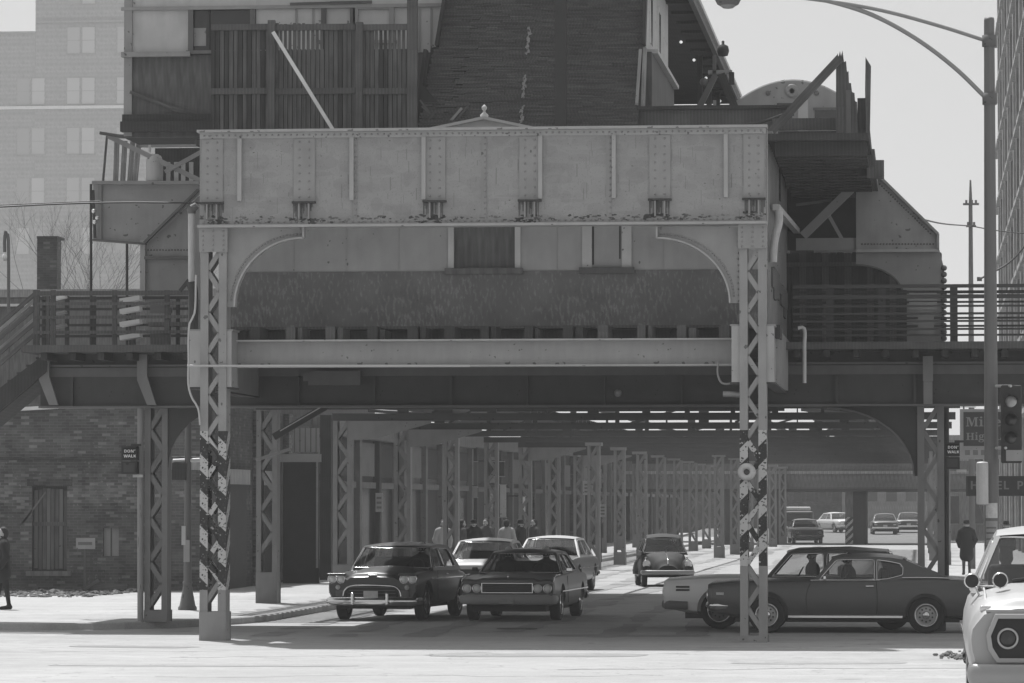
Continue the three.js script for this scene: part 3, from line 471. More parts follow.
{ // wooden fence over the top girder
  const D = DF + 4.2, t = thing('board_fence', 'tall dark picket fence of narrow boards above the top girder', 'fence');
  const by = at(300, 134, D).y, sc = F / D;
  let n = 0;
  for (let px = 211; px < 414; px += 4.55) {
    const open = (px > 275 && px < 323) || (px > 372 && px < 404), w = .072, x = at(px, 80, D).x, j = rr(-.02, .02);
    const top = at(px, px < 270 ? 25.5 : px < 358 ? 24 : 26, D).y + j, mid = at(px, 49, D).y;
    const m = [M.wood, M.woodD, M.wood, M.houseDark][Math.floor(rnd() * 4)];
    mesh('board', open ? [box(x, mid, -D, x + .052, top, -D - .025), box(x, by, -D, x + w, mid - .002, -D - .025)] : box(x, by, -D + rr(-.006, .006), x + w, top, -D - .025), m, t);
  }
  each('backing_board', [pb(211, 50, 414, 133, D + .04, .02), pb(211, 30, 274, 50, D + .04, .02), pb(323, 30, 371, 50, D + .04, .02)], M.woodD, t);
  for (const y of [27, 91]) for (const [a, b] of [[211, 268], [275, 355], [363, 414]]) mesh('rail', pb(a, y - 3, b, y + 3, D - .06, .05), M.wood, t);
  for (const [x, y, w] of [[271, 20, 7], [359, 22, 7]]) mesh('post', pb(x - w / 2, y, x + w / 2, 134, D - .12, .12), M.wood, t);
  mesh('post', pb(407, -60, 417, 134, D - .12, .14), M.wood, t);
  mesh('brace', pbar(273, 32, 335, 133, D - .25, .065, .05), M.white, t);
  based(t);
}
{ // station house wing with white panels
  const D = DF + 6.2, t = thing('station_house', 'station house wing with white wall panels over dark boarding behind the picket fence', 'house');
  const P = (a, b, c, d, dd = 0, th = .15) => pb(a, b, c, d, D + dd, th);
  mesh('lower_wall', P(124, 54, 446, 136), M.houseDark, t);
  each('upper_wall', [P(126, -60, 190, 53), P(256, -60, 446, 53), P(189.9, -60, 256.1, 6)], M.pale, t);
  mesh('corner_post', P(124, -60, 132, 136, -.05, .05), M.steelB, t); mesh('rail_moulding', P(121, 51.5, 190, 56.5, -.12, .12), M.steelB, t); mesh('rail_moulding', P(121, 5, 446, 8.5, -.06, .06), M.steelB, t);
  each('base_flare', [P(122, 114, 212, 121, -.12, .12), P(120, 121, 212, 131, -.22, .22)], M.woodD, t); each('torn_cladding', [pbar(130, 92, 172, 108, D - .05, .06, .03), pbar(172, 108, 206, 118, D - .05, .08, .03)], M.wood, t);
  const win = (a, b, c, d, mat, inner) => { const w = mesh('window', P(a, b, c, d, .05, .02), mat, t); each('frame', [P(a - 5, b - 3, a, d + 2, -.05, .06), P(c, b - 3, c + 5, d + 2, -.05, .06), P(a, b - 3.2, c, b, -.05, .06), P(a - 7, d, c + 7, d + 3.4, -.1, .12)], inner || M.houseDark, w); return w; };
  const w1 = win(193, 9, 250, 50, M.darkGlass, M.steelD); mesh('curtain', P(193.5, 28, 206, 46, .035, .012), M.steelB, w1); mesh('mullion', P(208, 9, 210, 50, .02, .03), M.woodD, w1);
  win(326, 7, 350, 40, M.darkGlass, M.houseDark); win(358, 9, 389, 40, M.steelD, M.steelB);
  for (const x of [295, 312, 392, 418, 430]) mesh('panel_batten', P(x, 8, x + 2, 51, -.02, .02), M.steelB, t);
  each('stain', [pbar(290, 4, 330, 3, D - .07, .05, .02), pbar(330, 3, 372, 2, D - .07, .06, .02)], M.houseDark, t);
  mesh('floor', box(at(124, 0, D).x, at(300, 136, D).y, -D - .16, at(446, 0, D).x, at(300, 134, D).y - .002, -D - 1.5), M.woodD, t);
  mesh('roof', box(at(115, 0, D).x, 14.2, -D + .4, at(446, 0, D).x, 14.35, -D - 1.7), M.woodD, t);
  mesh('end_wall', box(at(124, 0, D).x, at(300, 134, D).y, -D - .16, at(126, 0, D).x + .1, 14.2, -D - 1.5), M.houseDark, t); mesh('back_wall', box(at(126, 0, D).x, at(300, 134, D).y, -D - 1.4, at(446, 0, D).x, 14.2, -D - 1.5), M.houseDark, t);
  based(t);
}
{ // shingled gable wall of the platform shelter
  const D = DF + 5.7, t = thing('shingled_shelter', 'dark shingle-clad flared shelter wall with worn pale streak behind the small gable', 'building');
  const Xe = -4.47, yc = 12.5;
  const prof = y => { // flare: half-outline of the wall at picture height y, in picture units, and how far it leans out
    const up = y < 48; return up ? [446 - (y + 20) * .14, 646 - (y + 20) * .02, (y + 60) * .003] : [432 - (y - 48) * .19, 643 - (y - 48) * .07, .34 + (y - 48) * .007];
  };
  const rows = 104, mats = [mk(.145, .95, T.wood), mk(.165, .95, T.wood), mk(.125, .95, T.wood)], sets = [[], [], []];
  for (let r = 0; r < rows; r++) {
    const ya = -24 + r * 1.53, yb = ya + 1.9, [l, rt, o] = prof(ya), [l2, r2, o2] = prof(yb);
    let px = l + rr(0, 3); while (px < rt) {
      const w = rr(8, 40), e = Math.min(px + w, rt); const wav = 3.2 * Math.sin(px * .017 + .2) + (px - 530) * .035 + rr(-.25, .25);
      const a = at(px, ya + wav, D - o), b = at(e, ya + wav, D - o), c = at(e, yb + wav, D - o2 - .03), d = at(px, yb + wav, D - o2 - .03);
      const g = new THREE.BufferGeometry(), lip = rr(.01, .025); const P = [a, d, c, a, c, b], pos = [], uv = [];
      const c2 = c.clone().add(V(0, -.003, -lip - .02)), d2 = d.clone().add(V(0, -.003, -lip - .02)); P.push(d, d2, c2, d, c2, c);
      const u0 = rnd() * 3; for (const q of P) { pos.push(q.x, q.y, q.z); uv.push(q.x + u0, q.y + u0); }
      g.setAttribute('position', new THREE.Float32BufferAttribute(pos, 3)); g.setAttribute('uv', new THREE.Float32BufferAttribute(uv, 2)); g.computeVertexNormals(); sets[Math.floor(rnd() * 3)].push(g); px = e + .3;
    }
  }
  sets.forEach((s, i) => { const m = mesh('shingles', s, mats[i], t); m.userData.kind = 'stuff'; });
  mesh('sheathing', polyG([[449, -30], [646, -30], [641, 134], [417, 134], [431, 48], [438, 46]], D + .12, .05), M.woodD, t);
  const edge = (pts, m) => pts.slice(1).map((p, i) => pbar(pts[i][0], pts[i][1], p[0], p[1], D - .3 - (p[1] > 50 ? .3 : 0), .06, .3));
  each('corner_board', edge([[447, -20], [444, 4], [437, 46]]), M.woodD, t); each('corner_board', edge([[426, 50], [421, 90], [416, 133]]), M.woodD, t); each('corner_board', edge([[646, -20], [644, 45]]), M.black, t); each('corner_board', edge([[641, 50], [637, 108]]), M.steelB, t); each('corner_board', edge([[645, 48], [643, 108]]), M.woodL, t);
  const fl = []; for (const [ya, yb] of [[28, 55], [75, 98], [106, 127]]) for (let y = ya; y < yb; y += 3) { for (let q = 0; q < 3; q++) { const x = 530 - (y - 28) * .1 + rr(-1.8, 1.8), yq = y + rr(-1.5, 1.5); const [, , o] = prof(yq); fl.push(pbar(x, yq, x - rr(-.5, .9), yq + rr(.8, 3), D - o - .06, rr(.012, .045), .012)); } } stuff(mesh('worn_flashing', fl, M.steel, t));
  mesh('downpipe', pb(555, -60, 566, 134, D - 1.5, .2), M.black, t);
  // broken lath corner at lower left
  mesh('torn_corner', polyG([[422, 84], [450, 116], [446, 134], [415, 134]], D - .75, .03), M.black, t); for (let k = 0; k < 5; k++) mesh('lath', pbar(420 + k * 2, 100 + k * 6, 432 + k * 1.5, 116 + k * 4, D - .82, .03, .02), M.steelD, t); mesh('lath', pbar(440, 133, 462, 108, D - .85, .05, .03), M.steelB, t); mesh('lath', pbar(446, 133, 468, 106, D - .85, .04, .03), M.wood, t); mesh('lath', pbar(424, 126, 435, 112, D - .85, .03, .03), M.steelD, t);
  // side wall receding with white windows
  const X = at(646, 20, D).x, sw = mesh('side_wall', box(X - .1, at(646, 52, D).y, -D - .05, X, yc - .004, -D - 6.6), M.pale, t);
  for (let k = 0; k < 2; k++) { const w = mesh('side_window', box(X + .002, at(646, 36, D).y, -D - 1.2 - k * 2.4, X + .012, 12.0, -D - 1.75 - k * 2.4), M.darkGlass, t); mesh('window_frame', box(X + .003, at(646, 36, D).y, -D - 1.05 - k * 2.4, X + .014, 12.1, -D - 1.19 - k * 2.4), M.white, w); }
  mesh('side_skirt', box(X - .15, YD + .12, -D + .2, X + .12, at(646, 53, D).y, -D - 6.6), M.houseDark, t); mesh('side_ledge', box(X - .1, at(646, 53, D).y, -D - .05, X + .22, at(646, 49, D).y, -D - 6.6), M.pale, t);
  // canopy over the platform
  
  const cn = mesh('canopy_roof', box(X - 3, yc, -DF - 6, Xe - .1, yc + .1, -101), M.woodD, t); mesh('canopy_fascia', box(Xe - .1, yc - .07, -DF - 6, Xe, yc + .14, -101), M.steelD, cn); mesh('canopy_lip', box(Xe, yc + .06, -DF - 6, Xe + .06, yc + .15, -101), M.pale, cn);
  for (let k = 0; k < 15; k++) mesh('rafter', box(X + .01, yc - .06, -DF - 6.4 - k * 1.7, Xe - .11, yc - .003, -DF - 6.5 - k * 1.7), M.woodD, cn);
  for (let k = 0; k < 3; k++) mesh('canopy_post', box(Xe - .5, YD + .12, -90 - k * 4, Xe - .38, yc, -90.12 - k * 4), M.woodD, cn);
  mesh('back_screen', box(X - 3, YD + .12, -101.2, Xe, yc, -101.3), M.woodD, t); 
  for (const [x, y] of [[681, 42], [694, 60], [706, 78], [720, 101]]) { const d = (yc - .12 - EYE) * F / (505 - y), p = at(x, y, d); mesh('light_bulb', new THREE.SphereGeometry(.034, 10, 8).translate(p.x, p.y, p.z), new THREE.MeshStandardMaterial({ color: 0xffffff, emissive: 0xffffff, emissiveIntensity: .5, roughness: .3 }), t); }
  mesh('shelter_roof', box(at(440, 0, D).x, 13.2, -D - .2, X, 13.3, -D - 6.6), M.woodD, t); mesh('rear_wall', box(at(440, 0, D).x, YD + .12, -D - 6.4, X - .2, 13.2, -D - 6.5), M.woodD, t);
  based(t);
}
{ // signal stand on the platform
  const D = DF + 14, t = thing('signal_stand', 'dark A-shaped trestle with post and lamp beside the canopy edge', 'signal');
  mesh('leg', pbar(699, 108, 716, 74, D, .12, .1), M.steelD, t); mesh('leg', pbar(735, 108, 721, 74, D, .16, .1), M.woodD, t); mesh('cross_bar', pb(708, 70, 732, 74, D, .12), M.steelB, t); mesh('post', pb(712.5, 55, 716, 74, D, .08), M.steelD, t); mesh('post', pb(713, 100, 716, 108, D, .08), M.steelB, t);
  const p = at(723, 50, D); mesh('lamp_head', lathe([[0, .2], [.03, .18], [.03, .12], [.11, .08], [.13, -.02], [.1, -.12], [0, -.14]], 14).translate(p.x, p.y, -D), M.black, t); const q = at(704, 82, D); mesh('bell', new THREE.SphereGeometry(.09, 10, 8).translate(q.x, q.y, -D), M.steelD, t); mesh('bell_arm', pbar(704, 82, 713, 78, D, .04), M.steelD, t); mesh('box', pb(729, 72, 734, 84, D - .05, .15), M.woodD, t); based(t);
}
{ // train at the platform
  const D = 97, cx = at(792, 100, D).x, yt = at(792, 81, D).y, t = thing('elevated_train', 'pale elevated train car front with arched roof behind the diagonal timber', 'train');
  const hw = 1.36, base = YD + .6, L = 14, sh = new THREE.Shape(); sh.moveTo(-hw, base - yt); sh.lineTo(hw, base - yt); sh.lineTo(hw, -.62); for (let k = 0; k <= 16; k++) { const a = k / 16; const x = hw * (1 - 2 * a); sh.lineTo(x, -.58 * Math.pow(Math.abs(x / hw), 2.0) * .92); } sh.lineTo(-hw, -.62);
  mesh('body', new THREE.ExtrudeGeometry(sh, { depth: L, bevelEnabled: true, bevelSize: .05, bevelThickness: .08, bevelSegments: 2 }).translate(cx, yt, -D - L), M.steel, t);
  const disc = (px, py, r, m, nm) => { const p = at(px, py, D - .1); mesh(nm, lathe([[0, .03], [r * .7, .03], [r, .01], [r, -.03]], 18).rotateX(Math.PI / 2).translate(p.x, p.y, -D + .11), m, t); };
  disc(792, 91, .17, M.steelB, 'headlamp_ring'); disc(792, 91, .09, M.galvL, 'headlamp'); disc(768, 93, .06, M.steelD, 'marker_lamp'); disc(816.5, 93, .06, M.steelD, 'marker_lamp');
  mesh('destination_window', pb(777, 103, 794, 116, D - .1, .03), M.darkGlass, t); mesh('end_window', pb(815, 110, 836, 121, D - .1, .03), M.darkGlass, t); mesh('end_window', pb(748, 110, 769, 121, D - .1, .03), M.darkGlass, t); mesh('door_panel', pb(798, 100, 808, 140, D - .11, .04), M.pale, t); mesh('window_trim', pb(813, 107.5, 838, 110, D - .12, .03), M.steelD, t); based(t);
}
{ // broken timber windbreak on the right
  { const t = thing('dark_shelter', 'dark boarded shelter wall behind the right platform railing', 'shelter'); for (let k = 0; k < 22; k++) mesh('board', pb(777 + k * 7.5, 252 + rr(0, 1.5), 783.9 + k * 7.5, 347, D2 + 1.2 + rr(0, .02), .04), k % 3 ? M.woodD : M.wood, t); mesh('rail', pb(784, 262, 942, 266, D2 + 1.1, .06), M.wood, t); mesh('backing', pb(774, 254, 942, 347, D2 + 1.3, .1), M.black, t); mesh('upper_panel', pb(776, 186, 862, 250, D2 + 1.3, .1), M.black, t); based(t); }
  const D = DF + 4.3, t = thing('timber_windbreak', 'broken dark timber windbreak with ragged top and leaning diagonal brace against sky', 'windbreak');
  mesh('brace', pbar(771, 132, 840, 58, D - .15, .15, .1), M.wood, t);
  const rag = [[836, 134], [836, 60], [837.5, 53], [838.5, 57], [840, 51], [841, 56], [842.5, 50.5], [844, 62], [846, 61], [847, 72], [848.5, 71], [849, 83], [851, 83], [852, 92], [854.5, 93], [855, 101], [857, 102], [858, 134]];
  mesh('ragged_board', polyG(rag, D, .06), M.wood, t); mesh('board', pb(846, 90, 851, 134, D - .02, .02), M.steelD, t);
  mesh('post', pb(857.5, 98, 867, 176, D + .05, .12), M.woodD, t); mesh('tall_plank', polyG([[865.5, 57], [871, 66], [870.5, 100], [870, 130], [872, 150], [875, 160], [876, 178], [867, 178], [866, 130], [865, 90]], D - .05, .05), M.wood, t); mesh('end_block', pb(873, 160, 884, 178, D, .2), M.wood, t);
  mesh('top_rail', pb(772, 118, 862, 130, D + .3, .1), M.wood, t); for (const y of [131, 137, 143]) mesh('edge_plank', pb(778 + (y - 131), y, 862 - (143 - y) * .5, y + 5, D + .15 + (y - 131) * .02, .2), M.woodD, t); based(t);
}
// ---------- buildings ----------
function facadeWindow(parent, x0, y0, x1, y1, z, o = {}) {   // window in a wall that faces the camera
  const w = mesh('window', box(x0, y0, z + .006, x1, y1, z - .02), o.pane || M.darkGlass, parent), f = o.fr ?? .09, m = o.mat || M.stone;
  mesh('frame', box(x0 - f, y0, z + .05, x0, y1, z + .002), m, w); mesh('frame', box(x1, y0, z + .05, x1 + f, y1, z + .002), m, w); mesh('lintel', box(x0 - f, y1, z + .06, x1 + f, y1 + f * 1.3, z + .002), m, w); mesh('sill', box(x0 - f * 1.6, y0 - f, z + .16, x1 + f * 1.6, y0, z + .002), m, w);
  if (o.bars !== false) { mesh('meeting_rail', box(x0, (y0 + y1) / 2 - .04, z + .03, x1, (y0 + y1) / 2 + .04, z + .007), m, w); } return w;
}
const DB = DG(597);
{ // low brick building on the left corner
  const t = thing('brick_building', 'low brick corner building with boarded window behind the left pavement', 'building'), XR = -18.2, h = at(100, 404, DB).y, XL = -60;
  const bm = x => at(x, 520, DB).x, by = y => at(60, y, DB).y;
  const s = new THREE.Shape([[XL, .1], [XR, .1], [XR, h], [XL, h]].map(p => new THREE.Vector2(...p)));
  const rc = (a, b, c, d) => { const p = new THREE.Path(); p.moveTo(a, b); p.lineTo(c, b); p.lineTo(c, d); p.lineTo(a, d); p.closePath(); return p; };
  s.holes.push(rc(bm(32), by(571), bm(67), by(486)), rc(bm(103), by(556), bm(119), by(528)), rc(bm(172), by(594), bm(188), by(540)));
  mesh('wall', new THREE.ExtrudeGeometry(s, { depth: .35, bevelEnabled: false }).translate(0, 0, -DB - .35), M.brick, t);
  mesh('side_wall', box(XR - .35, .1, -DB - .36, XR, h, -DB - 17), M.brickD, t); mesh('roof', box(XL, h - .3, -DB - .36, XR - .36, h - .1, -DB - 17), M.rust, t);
  const w = mesh('boarded_window', box(bm(32), by(571), -DB - .2, bm(67), by(486), -DB - .25), M.woodD, t);
  for (let k = 0; k < 8; k++) { const a = bm(33 + k * 4.2), b = bm(36.6 + k * 4.2); mesh('board', box(a, by(570) + rr(0, .05), -DB - .15 + rr(-.02, .02), b, by(488 + rr(0, 3)), -DB - .19), k % 3 ? M.wood : M.steelD, w); }
  mesh('batten', pb(33, 522, 66, 526, DB + .12, .03), M.wood, w); mesh('stick', pbar(22, 524, 46, 492, DB + .02, .04), M.steelD, w);
  mesh('sill', box(bm(27), by(576), -DB + .12, bm(72), by(571) - .003, -DB - .14), M.stoneD, w); mesh('lintel', box(bm(27), by(486) + .003, -DB + .03, bm(72), by(479), -DB - .002), M.brickD, w);
  const d = mesh('small_window', box(bm(103), by(556), -DB - .12, bm(119), by(528), -DB - .16), M.steelB, t); mesh('frame', box(bm(110), by(556), -DB - .09, bm(111), by(528), -DB - .118), M.wood, d);
  mesh('doorway', box(bm(172), .1, -DB - .3, bm(188), by(540), -DB - .34), M.woodD, t);
  mesh('coping', pbar(4, 410, 58, 407, DB - .05, .09, .3), M.white, t); mesh('string_course', pb(-60, 457, 200, 460, DB - .03, .03), M.brickD, t); mesh('pale_patch', pb(170, 456, 204, 470, DB - .02, .018), M.stone, t);
  for (let k = 0; k < 3; k++) { mesh('pilaster', box(XR + .002, .1, -DB - 1 - k * 5.3, XR + .16, h, -DB - 1.7 - k * 5.3), M.brick, t); const dd = mesh('shop_door', box(XR + .002, .13, -DB - 2.2 - k * 5.3, XR + .05, 2.9, -DB - 5 - k * 5.3), M.black, t); mesh('transom', box(XR + .052, 2.9, -DB - 2 - k * 5.3, XR + .12, 3.3, -DB - 5.2 - k * 5.3), M.stone, dd); }
  based(t);
  const sg = thing('post_sign', 'small pale sign on a thin post before the brick wall', 'sign'), p0 = at(85, 590, DB - .8); mesh('panel', pb(76, 538, 95, 549, DB - .9, .03), M.steel, sg); mesh('lettering', [pb(78, 542, 92, 545, DB - .92, .008)], M.steelD, sg); mesh('post', box(p0.x - .03, .13, -DB + .86, p0.x + .03, at(85, 540, DB - .8).y, -DB + .8), M.wood, sg); based(sg);
}
{ // rubble along the brick wall
  const l = [], l2 = []; for (let i = 0; i < 900; i++) { const x = at(rr(-15, 150), 600, DB).x, d = DB - Math.pow(rnd(), 1.6) * 7.5 - .1, s = rr(.02, .085) * (rnd() < .06 ? 2 : 1); const g = new THREE.IcosahedronGeometry(s, 0).scale(rr(.6, 1.6), rr(.3, .7), rr(.6, 1.4)).rotateY(rnd() * 6).translate(x, .13 + s * .2, -d); (rnd() < .6 ? l : l2).push(g); }
  const m = mesh('rubble', l, M.stoneD); m.userData = { kind: 'stuff', label: 'broken bricks and rubble strewn at the foot of the brick wall', category: 'rubble' };
  const m2 = mesh('rubble', l2, M.brickD); m2.userData = { kind: 'stuff', label: 'dark brick rubble strewn at the foot of the brick wall', category: 'rubble' };
  const a = at(108, 590, DB - 1); tag(mesh('fallen_timber', [barG(V(a.x - .5, .2, a.z), V(a.x + .55, .28, a.z + .2), .14, .1), barG(V(a.x - .6, .18, a.z + .2), V(a.x - .25, .42, a.z), .08, .08)], M.wood), 'fallen timbers lying by the foot of the brick wall', 'timber');
  const c = []; for (let i = 0; i < 260; i++) { const p = at(rr(925, 985), 0, 50), d = rr(61, 63.2); c.push(new THREE.IcosahedronGeometry(rr(.015, .05), 0).scale(1.5, .7, 1).rotateY(rnd() * 6).translate(.2 + 1.2 * Math.sqrt(rnd()), .02 + .06 * rnd() * rnd(), -d)); } const m3 = mesh('rubble', c, M.stoneD); m3.userData = { kind: 'stuff', label: 'small heap of street debris beside the white car bumper', category: 'rubble' };
}
{ // flat-topped building behind with chimney
  const D = 125, t = thing('rear_building', 'plain grey flat-topped building with tall chimney behind the left platform', 'building'), h = at(100, 297, D).y;
  mesh('wall', box(-70, 0, -D, -19, h, -D - 14), M.stoneD, t); mesh('coping', box(-70, h + .002, -D + .1, -19, h + .25, -D - 14.1), M.stone, t); mesh('ledge', pb(-80, 304, 32, 306.5, D - .2, .2), M.white, t);
  const c = mesh('chimney', pb(37, 237, 57, 292, D + 1, .62), M.brickD, t); mesh('chimney_cap', pb(36.6, 236, 57.4, 238.5, D + .95, 1.1), M.brickD, c); based(t);
}
{ // street of shopfronts on the left
  const rows = [[119.2, 138, 5.0, M.shopA, 'dark panelled shopfront building second from the corner on the left'], [138.2, 158, 5.1, M.shopC, 'pale shopfront building third from the corner on the left'], [158.2, 182, 5.2, M.shopB, 'grey shopfront building fourth from the corner on the left'], [182.2, 214, 5.4, M.brickD, 'dark brick shopfront building far down the left side'], [214.2, 300, 6, M.shopB, 'last grey building at the far end of the left side']];
  rows.forEach(([a, b, h, m, lab], i) => {
    const t = thing('shopfront_building', lab, 'building', 'shopfronts on the left side of the street'), X = -18.2 + (i === 1 ? .35 : 0);
    mesh('wall', box(X - 12, .1, -a, X, h, -b), m, t); mesh('cornice', box(X + .002, h - .5, -a - .02, X + .3, h, -b), M.stoneD, t);
    const n = Math.round((b - a) / 5); for (let k = 0; k < n; k++) { const z = -a - (k + .15) * (b - a) / n, q = -a - (k + .85) * (b - a) / n; const w = mesh('shop_window', box(X + .003, .7, z, X + .04, 2.9, q), k % 3 === 1 ? M.black : M.darkGlass, t); mesh('frame', box(X + .042, 2.9, z, X + .12, 3.1, q), M.stoneD, w); mesh('pilaster', box(X + .003, .1, -a - (k + .88) * (b - a) / n, X + .22, h - .52, -a - (k + 1) * (b - a) / n + .05), k & 1 ? M.shopC : m, t); mesh('upper_panel', box(X + .003, 3.3, z, X + .07, 4.4, q), k % 2 ? M.shopA : M.shopC, t); }
    based(t);
  });
  // projecting signs
  for (const [x0, y0, x1, y1, D, m, lab] of [[432, 459, 447, 476, 150, M.woodD, 'square dark sign with pale border projecting over the left pavement'], [456, 462, 477, 487, 158, M.steelD, 'wide grey hanging sign left of the fifth column'], [457, 487, 477, 497, 157.5, M.steelB, 'pale lower panel under the wide hanging sign'], [488, 462, 504, 476, 163, M.woodD, 'dark square sign between far left columns'], [500, 485, 506, 517, 166, M.pale, 'narrow upright pale sign on the far left pavement'], [519, 497, 525, 514, 170, M.white, 'small bright upright notice on the far left pavement']]) {
    const t = thing('projecting_sign', lab, 'sign', 'signs over the left pavement'); mesh('panel', pb(x0, y0, x1, y1, D, .08), m, t); mesh('border', pb(x0 - .8, y0 - 1, x1 + .8, y0, D - .01, .1), M.steelB, t); mesh('border', pb(x0 - .8, y1, x1 + .8, y1 + 1, D - .01, .1), M.steelB, t); const a = at(x0, y0, D), hh = at(x0, y0 + 1.5, D); mesh('arm', box(-18.1, a.y + .02, -D - .02, at(x1, y0, D).x, a.y + .07, -D - .06), M.rust, t); based(t);
  }
  { const D = 112, t = thing('painted_billboard', 'pale weathered panel wall over a dark doorway behind the first lattice column', 'billboard'); mesh('panel', pb(293, 428, 319, 452, D, .08), M.steelB, t); for (let k = 0; k < 5; k++) mesh('batten', pb(294 + k * 5.4, 428, 295 + k * 5.4, 452, D - .03, .03), M.steelD, t); mesh('ledge', pb(276, 454, 320, 462, D - .1, .3), M.steelB, t); mesh('post', pb(320, 415, 331, 580, D + .2, .4), M.woodD, t); mesh('post', pb(276, 462, 282, 580, D, .2), M.steelD, t); mesh('doorway', pb(283, 462, 319, 585, D + .4, .1), M.black, t); mesh('leaning_plank', pb(316, 462, 318, 568, D - .05, .05), M.steelB, t); based(t); }
  { const D = DF + 12, t = thing('loose_strut', 'broken dark strut with shiny edge hanging below the deck at left', 'strut'); mesh('strut', pbar(274, 437, 330, 404, D, .14, .1), M.rust, t); mesh('edge_strip', pbar(280, 431, 328, 403, D - .08, .02, .02), M.galvL, t); mesh('lower_strut', pbar(256, 460, 290, 449, D, .06, .05), M.steelB, t); based(t); }
}
{ // building on the right with tall bays
  const t = thing('tall_building', 'tall dark building face with close window bays at the right edge', 'building'), X = 5.15, a = 168, b = 246, h = 34;
  mesh('wall', box(X, 0, -a, X + 14, h, -b), M.stoneD, t);
  for (let k = 0; k < 12; k++) { const z = -a - .2 - k * 6.4; mesh('pier', box(X - .45, 0, z, X - .002, h - 1, z - 1.1), k % 2 ? M.stone : M.stoneD, t); for (let f = 0; f < 9; f++) { const w = mesh('window', box(X - .03, 3.2 + f * 3.4, z - 1.6, X - .004, 5.4 + f * 3.4, z - 5.8), M.darkGlass, t); mesh('sill', box(X - .62, 3.0 + f * 3.4, z - 1.2, X - .004, 3.22 + f * 3.4, z - 6.2), M.stone, w); } }
  mesh('fire_escape', [0, 1, 2, 3, 4].map(k => barG(V(X - .5, 8 + k * 4, -a - 2), V(X - .5, 12 + k * 4, -a - 9), .1, .6)), M.rust, t); mesh('cornice', box(X - .7, h, -a + .3, X + 14, h + .6, -b), M.stoneD, t); based(t);
}
{ // far left tower block
  const D = 620, t = thing('office_block', 'pale hazy office block with paired windows far behind on the left', 'building'), X = p => at(p, 100, D).x, Y = p => at(60, p, D).y;
  mesh('wall', box(X(-90), 0, -D, X(35), Y(33), -D - 30), M.officeWall, t); mesh('tower_wall', box(X(35.1), 0, -D, X(250), Y(-60), -D - 30), M.officeWall, t);
  for (const y of [-22, 27.5, 78, 128, 178, 228]) for (const x of [-34, 17, 67, 117, 167]) for (const o of [0, 15]) { if (y < 40 && x < 36) continue; facadeWindow(t, X(x + o), Y(y + 26), X(x + o + 12.5), Y(y), -D, { pane: [M.officePane, M.officePaneB, M.officePane, M.officePaneC][Math.floor(rnd() * 4)], fr: .12, mat: M.officeWall, bars: true }); }  // window panes in a random mix of flat greys
  mesh('belt_course', box(X(-90), Y(109), -D + .4, X(250), Y(106), -D + .003), M.white, t); mesh('cornice', box(X(36), Y(23), -D + .6, X(250), Y(21), -D + .003), M.officeWall, t); mesh('parapet', box(X(-90), Y(33) + .002, -D + .3, X(35), Y(31), -D - 1), M.officeWall, t); based(t);
}
{ // railway viaduct across the far end
  const D = 238, t = thing('concrete_viaduct', 'low concrete railway viaduct crossing the far end of the street', 'viaduct'), Y = p => at(820, p, D).y;
  mesh('beam', box(-24, Y(489), -D, 3.5, Y(474), -D - 9), M.stoneD, t); mesh('ledge', box(-24, Y(474) + .002, -D + .2, 3.5, Y(471), -D - 9.2), M.stone, t); mesh('parapet', box(-24, Y(471) + .002, -D - .1, 3.5, Y(461), -D - .4), M.stoneD, t); mesh('soffit_edge', box(-24, Y(491.5), -D + .12, 3.5, Y(489) - .002, -D - 9), M.rust, t);
  const p = mesh('pier', box(at(853, 520, D).x, 0, -D - .3, at(866, 520, D).x, Y(491.6), -D - 8), M.black, t); mesh('pier_block', box(at(845, 500, D).x, 0, -D - .25, at(852.8, 500, D).x, Y(491.6), -D - 8), M.stoneD, t);
  const sm = stripeMat(-1); mesh('hazard_board', planarUV(box(at(845.5, 530, D).x, .05, -D - .1, at(853, 530, D).x, Y(517), -D - .2), .42), sm, t);
  mesh('pier', box(at(718, 520, D).x, 0, -D - .3, at(731, 520, D).x, Y(491.6), -D - 8), M.elSteel, t); mesh('abutment', box(at(770, 520, D).x, 0, -D - .3, at(781, 520, D).x, Y(491.6), -D - 8), M.elSteel, t); based(t);
  for (const [x0, x1, Db, y, m, lab, n] of [[560, 842, 320, 452, M.brickD, 'dark far building closing the view under the viaduct', 22], [842, 960, 385, 470, M.stoneD, 'grey far building right of the viaduct pier', 6], [940, 1060, 250, 440, M.stone, 'pale far building behind the coated man', 5]]) {
    const b = thing('far_building', lab, 'building', 'buildings at the far end'), X0 = at(x0, 500, Db).x, X1 = at(x1, 500, Db).x, h = at(x0, y, Db).y; mesh('wall', box(X0, 0, -Db, X1, h, -Db - 12), m, b);
    for (let k = 0; k < n; k++) for (const yy of [1.2, 4.2]) { const xa = X0 + (k + .25) * (X1 - X0) / n; if (yy + 1.9 < h) facadeWindow(b, xa, yy + (Db > 300 ? 1.5 : 0), xa + .55 * (X1 - X0) / n, yy + 1.7 + (Db > 300 ? 1.5 : 0), -Db, { fr: .08, mat: m, bars: false }); } mesh('cornice', box(X0, h, -Db + .3, X1, h + .3, -Db - 12), M.stone, b); based(b);
  }
}
